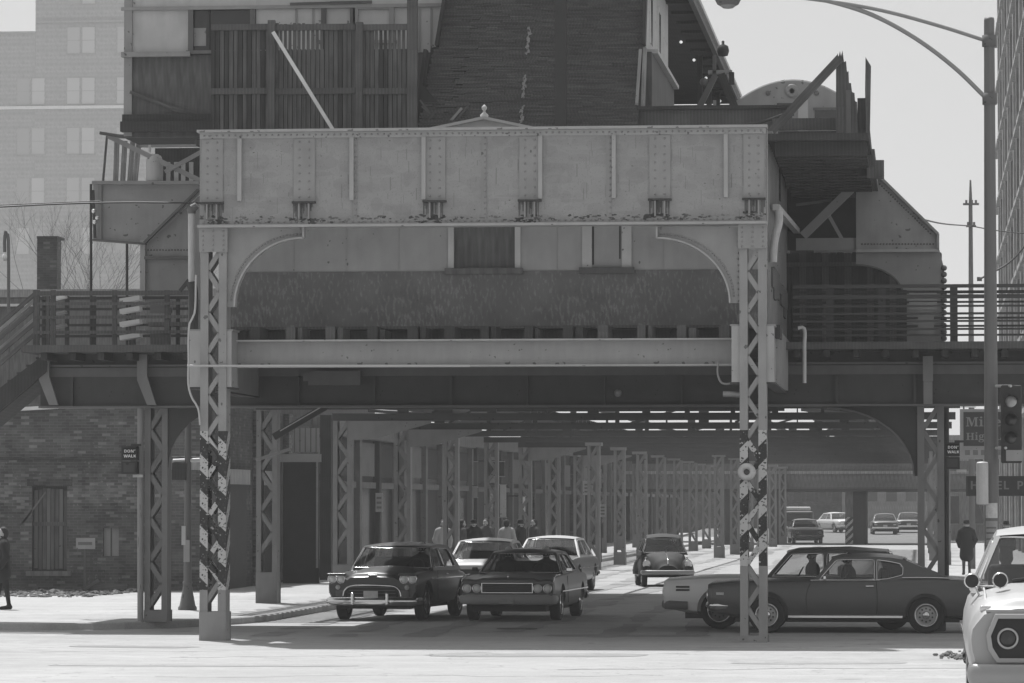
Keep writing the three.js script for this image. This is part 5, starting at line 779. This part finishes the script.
{ // 1. two-door coupe in profile, crossing
  const t = thing('coupe', 'dark two-door hardtop coupe crossing in profile behind the right striped leg', 'car'), P = carPaint(.055), s = F / 74.6, zc = px => (848 - px) / s; // +z = front
  const zf = zc(711), zr = zc(990), fw = zc(769), rw = zc(925), L = zf - zr;
  mesh('body', hull([[zr, .80, .36, .88, .92], [zr + .1, .90, .30, .94, .98], [zr + .5, .945, .28, .985, 1.03], [rw, .965, .27, .995, 1.06], [zc(905), .965, .25, .985, 1.03], [zc(860), .955, .24, .97, .99], [zc(815), .955, .24, .96, 1.0], [zc(790), .955, .24, .955, 1.0], [fw, .955, .26, .95, .99], [zc(740), .95, .29, .945, .98], [zf - .25, .94, .33, .93, .95], [zf - .06, .91, .38, .915, .93], [zf, .87, .42, .89, .90]], [[.98, .36, fw, .40], [.98, .35, rw, .385]]), P, t);
  cabin(t, { mat: P, roofMat: P, yb: .95, yr: 1.36, wb: .90, wr: .68, ws: [[zc(818), .97], [zc(836), 1.37]], rs: [[zc(945), 1.0], [zc(903), 1.36]],
    out: [[zc(813), .93], [zc(833), 1.36], [zc(840), 1.39], [zc(870), 1.405], [zc(892), 1.38], [zc(908), 1.32], [zc(928), 1.16], [zc(948), 1.0], [zc(950), .93]], wins: [[[zc(821), .985], [zc(837), 1.335], [zc(850), 1.345], [zc(874), 1.345], [zc(874), .985]], [[zc(877), .985], [zc(877), 1.34], [zc(890), 1.31], [zc(900), 1.27], [zc(902.5), 1.2], [zc(902), 1.07], [zc(888), 1.0]]],
    roof: [[zc(832), 1.365, .03], [zc(842), 1.39, .05], [zc(868), 1.405, .06], [zc(890), 1.385, .06], [zc(905), 1.34, .05]] });
  each('belt_trim', [-1, 1].map(k => tubeG([[zc(812), .972], [zc(850), .975], [zc(880), .975]].map(p => V(k * .905, p[1], p[0])), .012, 10, 5)), M.chrome, t); each('deck_trim', [-1, 1].map(k => tubeG([[zc(902), 1.0], [zc(925), 1.005], [zc(958), .985]].map(p => V(k * .9, p[1] + .02, p[0])), .012, 12, 5)), M.chrome, t);
  for (const k of [-1, 1]) { mesh('sill_trim', box(k * .93, .285, zc(902), k * .955 + k * .004, .325, zc(790)), M.chrome, t); mesh('door_seam', tubeG([[zc(812), .93], [zc(808), .7], [zc(809), .35]].map(p => V(k * .957, p[1], p[0])), .006, 12, 4), M.black, t); mesh('door_seam', tubeG([[zc(876.5), .95], [zc(877.5), .6], [zc(877), .34]].map(p => V(k * .957, p[1], p[0])), .006, 12, 4), M.black, t); mesh('door_handle', rb(.03, .03, .15, k * .965, .865, zc(870), .012), M.chrome, t); mesh('marker_light', rb(.02, .05, .14, k * .945, .72, zc(723), .008), M.galvL, t); for (const z of [fw, rw]) wheel(t, k * .83, .335, z, .335, .2); mesh('mirror', [rb(.1, .08, .05, k * .95, 1.02, zc(826), .02)], M.chrome, t); }
  bumper(t, .9, .50, .14, zf - .06, .1); bumper(t, .9, .52, .15, zr + .06, .1, M.chrome, 'rear_bumper'); mesh('grille', box(-.5, .6, zf - .02, .5, .76, zf + .03), M.black, t); for (const x of [-.68, .68]) { disc(t, 'headlight', .09, x, .68, zf, M.lamp); ring(t, 'headlight_ring', .1, .015, x, .68, zf + .01, M.chrome); } mesh('headlight_housing', [rb(.02, .22, .14, -.935, .74, zf - .13, .008)], M.chrome, t); mesh('underbody', box(-.75, .2, zr + .6, .75, .32, zf - .5), M.black, t); mesh('exhaust', rodG(V(-.5, .24, zr + .2), V(-.5, .24, zr + .9), .035), M.rust, t);
  place(t, 848, 74.6, -Math.PI / 2 + .0); rider(t, -.38, .98, zc(848), 'person driving the dark coupe, seen through its side window');
}
{ // 2. pale sedan behind it
  const t = thing('pale_sedan', 'pale full-size sedan half hidden behind the dark coupe', 'car'), P = carPaint(.68), D = 76.9, s = F / D, zc = px => (800 - px) / s, zf = zc(667), zr = zc(930), fw = zc(722), rw = zc(891), R = carPaint(.04, .6);
  mesh('body', hull([[zr, .84, .4, .86, .88], [zr + .1, .93, .34, .9, .93], [rw, .99, .28, .97, 1.0], [zc(850), .99, .25, .98, 1.0], [zc(770), .99, .25, .985, 1.02], [fw, .99, .28, .975, 1.03], [zc(695), .98, .3, .955, 1.0], [zf - .06, .955, .38, .93, .96], [zf, .92, .45, .90, .92]], [[1.0, .37, fw, .42], [1.0, .37, rw, .4]]), P, t);
  cabin(t, { mat: R, roofMat: R, yb: .97, yr: 1.46, wb: .92, wr: .72, ws: [[zc(770), .99], [zc(791), 1.45]], rs: [[zc(908), 1.0], [zc(888), 1.45]], out: [[zc(767), .95], [zc(789), 1.45], [zc(800), 1.49], [zc(850), 1.5], [zc(886), 1.47], [zc(910), .98], [zc(912), .93]], wins: [[[zc(774), 1.0], [zc(793), 1.42], [zc(815), 1.43], [zc(824), 1.43], [zc(824), 1.0]], [[zc(828), 1.0], [zc(828), 1.43], [zc(868), 1.42], [zc(880), 1.3], [zc(884), 1.0]]], roof: [[zc(788), 1.455, .03], [zc(800), 1.49, .05], [zc(850), 1.5, .06], [zc(888), 1.46, .05]] });
  for (const k of [-1, 1]) { for (const z of [fw, rw]) wheel(t, k * .85, .36, z, .36, .2, M.steelD); mesh('fender_louvre', rb(.02, .035, .26, k * .985, .80, zc(686), .008), M.black, t); mesh('fender_louvre', rb(.02, .035, .26, k * .985, .74, zc(686), .008), M.black, t); mesh('side_trim', rb(.02, .03, 2.2, k * .99, .62, zc(800), .008), M.chrome, t); }
  bumper(t, .95, .46, .18, zf - .08, .12, M.steelD); bumper(t, .95, .46, .16, zr + .06, .1, M.chrome, 'rear_bumper'); for (const x of [-.7, .7]) disc(t, 'headlight', .1, x, .7, zf, M.lamp); mesh('grille', box(-.5, .55, zf - .02, .5, .8, zf + .02), M.black, t); mesh('underbody', box(-.78, .2, zr + .6, .78, .33, zf - .4), M.black, t);
  place(t, 800, D, -Math.PI / 2); rider(t, -.4, 1.02, zc(812), 'person driving the pale sedan behind the coupe');
}
{ // 3. round-shouldered sedan facing the camera
  const t = thing('taxi_sedan', 'dark round-shouldered sedan with arched grille facing the camera at left', 'car'), P = carPaint(.025), zf = 2.5, zr = -2.55, fw = 1.55, rw = -1.5, w = .96;
  const sec = (w, yb, ys, yc, z) => { const h = ys - yb, f = Math.max(0, Math.min(1, (z - .75) / .4)); return [[.8 * w, yb], [.93 * w, yb + .05], [.975 * w, yb + .14], [.995 * w, yb + .34 * h], [w, yb + .55 * h], [.99 * w, yb + .78 * h], [.955 * w, ys - .06], [.88 * w, ys], [.72 * w, ys + lerp(.0, -.005, f)], [.60 * w, lerp(lerp(ys, yc, .5), ys - .045, f)], [.50 * w, lerp(lerp(ys, yc, .7), ys + .02, f)], [.4 * w, lerp(lerp(ys, yc, .8), yc - .02, f)], [0, yc]]; };
  mesh('body', hull([[zr, .8, .45, .85, .9], [zr + .12, .9, .38, .92, .98], [rw, .955, .33, 1.0, 1.06], [-.6, .96, .3, 1.02, 1.06], [.4, .96, .3, 1.02, 1.07], [.9, .96, .3, 1.0, 1.1], [fw, .955, .32, .97, 1.08], [2.2, .945, .36, .94, 1.03], [2.42, .93, .4, .91, .98], [zf, .90, .44, .86, .9]], [[.99, .38, fw, .43], [.99, .38, rw, .42]], sec), P, t);
  cabin(t, { mat: P, yb: 1.04, yr: 1.48, wb: .87, wr: .71, trim: .009, ws: [[.78, 1.06], [.38, 1.46]], rs: [[-1.68, 1.06], [-1.3, 1.46]], out: [[.82, 1.0], [.40, 1.47], [.25, 1.505], [-.5, 1.53], [-1.2, 1.505], [-1.38, 1.45], [-1.75, 1.02], [-1.75, .98]], wins: [[[.66, 1.07], [.36, 1.42], [.2, 1.45], [-.22, 1.45], [-.22, 1.07]], [[-.3, 1.07], [-.3, 1.45], [-1.05, 1.43], [-1.2, 1.36], [-1.3, 1.07]]], roof: [[.4, 1.475, .03], [.25, 1.505, .045], [-.5, 1.53, .05], [-1.2, 1.505, .045], [-1.38, 1.46, .04]] });
  for (const k of [-1, 1]) { for (const z of [fw, rw]) wheel(t, k * .82, .37, z, .37, .2); for (const x of [.66, .84]) { disc(t, 'headlight', .075, k * x, .85, zf - .015, M.lamp, .05); ring(t, 'headlight_ring', .083, .014, k * x, .85, zf, M.chrome); } mesh('headlight_hood', rb(.4, .05, .1, k * .75, .94, zf - .02, .02), P, t); disc(t, 'turn_lamp', .05, k * .72, .68, zf + .0, M.galvL); mesh('parking_grille', box(k * .66 - .1, .46, zf + .005, k * .66 + .1, .62, zf + .03), M.steelD, t); mesh('bumper_guard', rb(.07, .26, .1, k * .36, .45, zf + .2, .03), M.chrome, t); mesh('belt_trim', rb(.015, .025, 3.2, k * .965, .84, -.3, .006), M.chrome, t); mesh('door_seam', rodG(V(k * .964, .4, .72), V(k * .95, 1.0, .72), .006), M.black, t); mesh('door_handle', rb(.03, .03, .13, k * .965, .92, -.1, .01), M.chrome, t); }
  mesh('grille', (() => { const s = new THREE.Shape(); s.moveTo(-.56, .44); s.lineTo(.56, .44); s.lineTo(.55, .6); s.quadraticCurveTo(.5, .69, .3, .71); s.lineTo(-.3, .71); s.quadraticCurveTo(-.5, .69, -.55, .6); return new THREE.ExtrudeGeometry(s, { depth: .03, bevelEnabled: false }).translate(0, 0, zf - .005); })(), M.black, t); mesh('grille_arch', tubeG([[-.6, .5], [-.57, .62], [-.48, .695], [-.25, .72], [.25, .72], [.48, .695], [.57, .62], [.6, .5]].map(p => V(p[0], p[1], zf + .03)), .022, 40, 6), M.chrome, t); for (let k = 0; k < 4; k++) mesh('grille_bar', rb(1.0 - k * .02, .012, .015, 0, .5 + k * .06, zf + .03, .004), M.steelD, t);
  mesh('hood_emblem', rb(.18, .03, .03, 0, .93, zf - .02, .01), M.chrome, t); mesh('license_plate', rb(.3, .16, .015, 0, .53, zf + .14, .005), M.pale, t); bumper(t, .93, .40, .17, zf - .02, .17); bumper(t, .93, .42, .16, zr + .06, .1, M.chrome, 'rear_bumper'); mesh('underbody', box(-.72, .24, zr + .6, .72, .36, zf - .3), M.black, t);
  place(t, 401, 83, -.105); rider(t, .42, 1.1, -.1, 'person driving the dark round-shouldered sedan');
}
{ // 4. low wide sedan facing the camera
  const t = thing('wide_sedan', 'dark low wide sedan with slotted grille facing the camera at centre left', 'car'), P = carPaint(.06), zf = 2.65, zr = -2.75, fw = 1.55, rw = -1.5;
  const sec = (w, yb, ys, yc, z) => { const h = ys - yb, f = Math.max(0, Math.min(1, (z - .9) / .3)); return [[.8 * w, yb], [.93 * w, yb + .05], [.975 * w, yb + .14], [.995 * w, yb + .34 * h], [w, yb + .6 * h], [.985 * w, ys - .08], [.95 * w, ys - .01], [.82 * w, ys], [.68 * w, lerp(lerp(ys, yc, .4), ys - .02, f)], [.55 * w, lerp(lerp(ys, yc, .6), ys + .015, f)], [0, yc]]; };
  mesh('body', hull([[zr, .85, .4, .82, .85], [zr + .12, .95, .32, .9, .93], [rw, 1.0, .27, .95, .98], [0, 1.0, .25, .95, .97], [1, .995, .26, .93, .98], [fw, .99, .29, .92, .98], [2.3, .98, .33, .89, .94], [2.58, .965, .38, .86, .89], [zf, .94, .42, .82, .84]], [[1.02, .36, fw, .4], [1.02, .36, rw, .385]], sec), P, t);
  cabin(t, { mat: P, yb: .95, yr: 1.36, wb: .88, wr: .67, trim: .009, ws: [[.85, .97], [.25, 1.35]], rs: [[-1.85, .98], [-1.3, 1.35]], out: [[.9, .92], [.28, 1.36], [.1, 1.39], [-.6, 1.4], [-1.2, 1.37], [-1.4, 1.3], [-1.95, .96], [-1.95, .9]], wins: [[[.65, .99], [.2, 1.31], [.05, 1.33], [-.4, 1.33], [-.4, .99]], [[-.47, .99], [-.47, 1.33], [-1.05, 1.31], [-1.25, 1.2], [-1.4, .99]]], roof: [[.28, 1.36, .03], [.1, 1.39, .05], [-.6, 1.4, .06], [-1.2, 1.37, .05], [-1.4, 1.33, .04]] });
  for (const k of [-1, 1]) { for (const z of [fw, rw]) wheel(t, k * .85, .345, z, .345, .21); for (const x of [.62, .82]) { disc(t, 'headlight', .075, k * x, .67, zf - .01, M.lamp, .05); ring(t, 'headlight_ring', .084, .012, k * x, .67, zf + .01, M.chrome); } mesh('headlight_bezel', rb(.42, .2, .03, k * .72, .67, zf - .012, .012), M.black, t); mesh('fender_edge', tubeG([[zf - .0, .8], [2.4, .9], [1.6, .935]].map(p => V(k * .93, p[1], p[0])), .014, 12, 5), M.chrome, t); mesh('lower_slot', rb(.3, .07, .02, k * .32, .5, zf + .06, .01), M.black, t); mesh('door_seam', rodG(V(k * 1.002, .35, .85), V(k * .985, .9, .85), .006), M.black, t); mesh('side_trim', rb(.015, .03, 4, k * 1.003, .6, -.3, .006), M.chrome, t); mesh('mirror', rb(.12, .09, .05, k * .98, 1.02, .6, .02), k > 0 ? M.chrome : M.black, t); }
  mesh('grille', box(-.5, .6, zf - .02, .5, .76, zf + .02), M.black, t); for (let k = 0; k < 3; k++) mesh('grille_bar', rb(.98, .012, .012, 0, .64 + k * .04, zf + .025, .004), M.steelD, t); each('grille_surround', [rb(1.04, .02, .03, 0, .775, zf + .01, .006), rb(1.04, .02, .03, 0, .585, zf + .01, .006), rb(.02, .2, .03, .515, .68, zf + .01, .006), rb(.02, .2, .03, -.515, .68, zf + .01, .006)], M.chrome, t); mesh('hood_emblem', rb(.02, .05, .03, 0, .9, zf - .1, .006), M.chrome, t); mesh('license_plate', rb(.3, .12, .015, 0, .42, zf + .15, .005), M.steelB, t); bumper(t, .96, .45, .2, zf - .04, .13, M.steelB); bumper(t, .96, .45, .18, zr + .06, .1, M.chrome, 'rear_bumper'); mesh('underbody', box(-.75, .2, zr + .6, .75, .33, zf - .3), M.black, t);
  place(t, 526, 82.9, -.045); rider(t, .4, 1.0, -.2, 'person driving the low wide sedan'); rider(t, -.4, 1.0, -.2, 'front passenger of the low wide sedan'); 
}
const simpleSedan = (lab, paint, o = {}) => { // plainer cars farther off
  const t = thing('sedan', lab, 'car', 'cars farther down the street'), P = carPaint(paint), R = o.roof ? carPaint(o.roof) : P, zf = 2.5, zr = -2.6, fw = 1.5, rw = -1.45, hh = o.h || 0;
  mesh('body', hull([[zr, .8, .42, .84, .87], [zr + .12, .92, .34, .91, .94], [rw, .97, .28, .96, .99], [0, .97, .26, .96, .99], [fw, .96, .29, .94, 1.0], [2.3, .94, .35, .9, .94], [zf, .9, .43, .84, .86]], [[.99, .36, fw, .4], [.99, .36, rw, .39]], null, 40), P, t);
  const e = o.wagon ? -2.3 : -1.75, f = o.wagon ? -2.1 : -1.25; cabin(t, { mat: R, yb: .96, yr: 1.42 + hh, wb: .86, wr: .68, trim: .008, ws: [[.82, .98], [.3, 1.41 + hh]], rs: [[e, .98], [f, 1.41 + hh]], out: [[.86, .94], [.32, 1.42 + hh], [.1, 1.45 + hh], [-.6, 1.46 + hh], [f + .05, 1.43 + hh], [e - .06, .95]], wins: [[[.66, 1.0], [.26, 1.37 + hh], [-.3, 1.39 + hh], [-.3, 1.0]], [[-.37, 1.0], [-.37, 1.39 + hh], [f + .1, 1.37 + hh], [e + .3, 1.0]]], roof: [[.32, 1.425 + hh, .03], [.1, 1.45 + hh, .05], [-.6, 1.46 + hh, .06], [f, 1.42 + hh, .05]] });
  for (const k of [-1, 1]) { for (const z of [fw, rw]) wheel(t, k * .82, .345, z, .345, .2); disc(t, 'headlight', .09, k * .7, .68, zf - .01, M.lamp); ring(t, 'headlight_ring', .1, .014, k * .7, .68, zf, M.chrome); mesh('tail_light', rb(.2, .09, .03, k * .68, .7, zr - .005, .01), M.galvL, t); mesh('side_trim', rb(.015, .03, 3.6, k * .975, .66, -.2, .006), M.chrome, t); } mesh('grille', box(-.48, .58, zf - .02, .48, .76, zf + .02), M.black, t); bumper(t, .92, .46, .16, zf - .04, .12); bumper(t, .92, .46, .16, zr + .05, .1, M.chrome, 'rear_bumper'); mesh('license_plate', rb(.3, .14, .015, 0, .62, zr - .01, .005), M.pale, t); mesh('underbody', box(-.72, .2, zr + .6, .72, .33, zf - .3), M.black, t); return t; };
place(simpleSedan('pale car with light roof between the two dark sedans', .4), 487, 101, -.02); place(simpleSedan('mid-grey car with bright roof just behind the low wide sedan', .07, { roof: .4 }), 553, 109, -.06);
place(simpleSedan('dark car far off under the viaduct left of its pier', .05), 805, 247, .12); place(simpleSedan('dark car driving away on the far road right of the viaduct pier', .05), 884, 292, Math.PI + .05, .235); place(simpleSedan('pale car far off just left of the viaduct pier', .5), 838, 300, .4, .305); place(simpleSedan('dark car parked far off at the right kerb beyond the viaduct', .04), 909, 300, Math.PI, .305);
{ // far van with load on its roof
  const t = thing('delivery_truck', 'dark boxy delivery truck with pale load on its roof far under the viaduct', 'truck'), P = carPaint(.05); mesh('body', rb(2.0, 1.5, 4.2, 0, 1.15, 0, .15), P, t); mesh('windscreen', rb(1.6, .5, .04, 0, 1.5, 2.1, .015), M.darkGlass, t); mesh('roof_load', [rb(1.7, .25, 2.6, 0, 2.05, .3, .08)], M.white, t); mesh('grille', rb(1.0, .3, .04, 0, .8, 2.1, .015), M.steelD, t); for (const k of [-1, 1]) { for (const z of [1.4, -1.4]) wheel(t, k * .9, .36, z, .36, .2); disc(t, 'headlight', .09, k * .75, .85, 2.1, M.lamp); } bumper(t, .98, .5, .15, 2.05, .1); place(t, 796, 262, .1, .055);
}
{ // 5. small rounded beetle-shaped car
  const t = thing('beetle_car', 'small dark rounded beetle-shaped car facing the camera under the track', 'car'), P = carPaint(.012, .8, 0), fw = 1.2, rw = -1.2;
  const sec = (w, yb, ys, yc) => { const h = ys - yb; return [[.85 * w, yb], [.97 * w, yb + .08], [w, yb + .4 * h], [.97 * w, yb + .75 * h], [.86 * w, lerp(ys, yc, .3)], [.68 * w, lerp(ys, yc, .65)], [.4 * w, lerp(ys, yc, .92)], [0, yc]]; };
  mesh('body', hull([[-1.98, .3, .4, .5, .55], [-1.8, .52, .34, .68, .78], [-1.3, .64, .28, .86, 1.02], [-.6, .68, .25, .9, 1.02], [.3, .68, .25, .9, 1.0], [.8, .6, .26, .84, 1.0], [1.3, .5, .3, .72, .94], [1.7, .4, .36, .6, .8], [1.92, .28, .42, .5, .62]], [], sec, 40), P, t);
  cabin(t, { mat: P, yb: .95, yr: 1.38, wb: .66, wr: .50, trim: .008, ws: [[.62, .98], [.28, 1.36]], rs: [[-1.3, 1.02], [-.88, 1.36]], out: [[.66, .9], [.3, 1.38], [.12, 1.44], [-.25, 1.47], [-.65, 1.43], [-.95, 1.34], [-1.3, 1.08], [-1.5, .9]], wins: [[[.5, 1.0], [.24, 1.34], [.05, 1.38], [-.25, 1.38], [-.25, 1.0]], [[-.32, 1.0], [-.32, 1.38], [-.6, 1.36], [-.85, 1.25], [-1.0, 1.02]]], roof: [[.3, 1.38, .04], [.12, 1.44, .05], [-.25, 1.47, .05], [-.65, 1.43, .05], [-.95, 1.34, .05], [-1.3, 1.08, .06], [-1.5, .95, .05]] });
  for (const k of [-1, 1]) { for (const [z, nm] of [[fw, 'front_fender'], [rw, 'rear_fender']]) { mesh(nm, new THREE.SphereGeometry(1, 24, 16, 0, Math.PI * 2, 0, Math.PI * .56).scale(.2, .4, .6).translate(k * .6, .4, z), P, t); wheel(t, k * .64, .33, z, .33, .16); } disc(t, 'headlight', .095, k * .6, .66, fw + .47, M.lamp, .05); ring(t, 'headlight_ring', .1, .016, k * .6, .66, fw + .47, M.chrome); mesh('running_board', rb(.2, .04, 1.5, k * .68, .3, 0, .015), M.black, t); mesh('indicator', rb(.06, .04, .16, k * .6, .83, fw + .1, .015), M.chrome, t); }
  mesh('bonnet_trim', tubeG([[.8, 1.0], [1.3, .95], [1.7, .81], [1.9, .66]].map(p => V(0, p[1] + .008, p[0])), .01, 16, 5), M.chrome, t); bumper(t, .74, .42, .13, 1.9, .13, M.galv); bumper(t, .74, .42, .12, -1.9, .1, M.galv, 'rear_bumper'); place(t, 663, 116.5, .14); rider(t, .3, .97, -.05, 'person driving the beetle-shaped car');
}
{ // 6. white truck at the right edge
  const t = thing('white_truck', 'white truck with hexagonal headlight bezel and round mirrors cut off by the right edge', 'truck'), P = carPaint(.33), zf = 2.3, zr = -2.6, fw = 1.35, rw = -1.5;
  const sec = (w, yb, ys, yc, z) => { const h = ys - yb; return [[.8 * w, yb], [.9 * w, yb + .08], [.955 * w, yb + .2 * h], [.99 * w, yb + .4 * h], [w, yb + .55 * h], [.985 * w, yb + .72 * h], [.94 * w, ys - .12], [.86 * w, ys - .03], [.76 * w, ys], [.5 * w, lerp(ys, yc, .8)], [0, yc]]; };
  mesh('body', hull([[zr, .9, .6, 1.36, 1.4], [zr + .12, .98, .5, 1.42, 1.46], [rw, 1.0, .46, 1.46, 1.5], [0, 1.0, .44, 1.46, 1.5], [.7, 1.01, .44, 1.46, 1.54], [fw, 1.02, .46, 1.44, 1.52], [1.95, 1.0, .5, 1.4, 1.46], [2.18, .985, .56, 1.34, 1.4], [zf, .95, .62, 1.26, 1.3]], [[1.02, .46, fw, .52], [1.02, .46, rw, .5]], sec), P, t);
  cabin(t, { mat: P, yb: 1.48, yr: 2.02, wb: .90, wr: .66, ws: [[.85, 1.5], [.38, 2.0]], rs: [[-1.1, 1.5], [-.95, 2.0]], out: [[.92, 1.42], [.4, 2.02], [.2, 2.06], [-.4, 2.08], [-.95, 2.04], [-1.15, 1.42]], wins: [[[.66, 1.53], [.34, 1.97], [-.3, 1.99], [-.3, 1.53]], [[-.37, 1.53], [-.37, 1.99], [-.85, 1.97], [-.95, 1.53]]], roof: [[.4, 2.02, .03], [.2, 2.06, .05], [-.4, 2.08, .06], [-.95, 2.04, .05]] });
  for (const k of [-1, 1]) { for (const z of [fw, rw]) wheel(t, k * .84, .44, z, .44, .24); const c = k * .55, hx = [[-.24, .02], [-.15, .23], [.27, .23], [.3, .19], [.3, -.21], [.27, -.25], [-.14, -.25], [-.22, -.12]].map(p => [p[0] * -k, p[1]]); if (k > 0) hx.reverse();
    const V2 = f => hx.map(p => new THREE.Vector2(p[0] * f, p[1] * f)); const sh = new THREE.Shape(V2(1)); sh.holes.push(new THREE.Path(V2(.84))); mesh('headlight_bezel', new THREE.ExtrudeGeometry(sh, { depth: .06, bevelEnabled: true, bevelSize: .01, bevelThickness: .012, bevelSegments: 2 }).translate(c, 1.0, zf), P, t); mesh('bezel_recess', new THREE.ExtrudeGeometry(new THREE.Shape(V2(.845)), { depth: .012, bevelEnabled: false }).translate(c, 1.0, zf + .008), M.black, t); disc(t, 'headlight', .085, c - k * -.03, .99, zf + .03, M.darkGlass, .04); ring(t, 'headlight_ring', .098, .012, c - k * -.03, .99, zf + .04, M.galvL);
    const mm = mesh('mirror', lathe([[0, .04], [.06, .03], [.085, 0], [.075, -.03], [0, -.05]], 24).rotateX(Math.PI / 2).translate(k * .93, 1.56, 1.5), M.chrome, t); mesh('mirror_glass', lathe([[0, .012], [.07, .01], [.07, 0]], 24).rotateX(Math.PI / 2).translate(k * .93, 1.56, 1.545), M.black, mm); mesh('mirror_arm', rodG(V(k * .85, 1.4, 1.45), V(k * .91, 1.52, 1.49), .013), M.chrome, mm); mesh('fender_crease', tubeG([[zf - .04, 1.2], [1.9, 1.39], [1.2, 1.455], [.7, 1.46]].map(p => V(k * .8, p[1] + .012, p[0])), .012, 16, 5), M.galvL, t); mesh('turn_lamp', rb(.12, .06, .06, k * .8, 1.29, zf - .1, .02), M.chrome, t); mesh('fender_badge', rb(.05, .05, .16, k * .9, 1.3, 1.75, .012), M.galvL, t); mesh('side_trim', rb(.02, .03, 3.4, k * 1.012, 1.0, -.3, .006), M.chrome, t); }
  { const mr = mesh('hood_mirror', lathe([[0, .04], [.06, .03], [.085, 0], [.075, -.03], [0, -.05]], 24).rotateX(Math.PI / 2).translate(-.64, 1.57, 1.6), M.chrome, t); mesh('mirror_glass', lathe([[0, .012], [.07, .01], [.07, 0]], 24).rotateX(Math.PI / 2).translate(-.64, 1.57, 1.645), M.black, mr); mesh('mirror_arm', rodG(V(-.64, 1.4, 1.55), V(-.64, 1.46, 1.58), .015), M.chrome, mr); }
  mesh('grille', box(-.22, .76, zf - .02, .22, 1.22, zf + .03), M.black, t); for (let q = 0; q < 4; q++) mesh('grille_bar', rb(.27, .03, .02, 0, .82 + q * .11, zf + .035, .008), M.galvL, t); mesh('hood_edge', rb(1.6, .03, .05, 0, 1.27, zf - .02, .012), P, t); bumper(t, .96, .62, .22, zf - .0, .2, M.rimGrey); bumper(t, .96, .64, .2, zr + .05, .1, M.chrome, 'rear_bumper'); mesh('valance', box(-.86, .4, zf - .25, .86, .56, zf - .05), M.steelD, t); mesh('underbody', box(-.72, .36, zr + .6, .72, .5, zf - .4), M.black, t); mesh('wiper', rodG(V(-.5, 1.56, .86), V(-.05, 1.62, .82), .008), M.black, t); place(t, 1057, 43.5, .0);
}
const renderer = new THREE.WebGLRenderer({ antialias: true });
renderer.setSize(W, H); renderer.shadowMap.enabled = true; renderer.shadowMap.type = THREE.PCFSoftShadowMap;
renderer.toneMapping = THREE.LinearToneMapping; renderer.toneMappingExposure = EXPOSURE;
renderer.render(scene, camera);
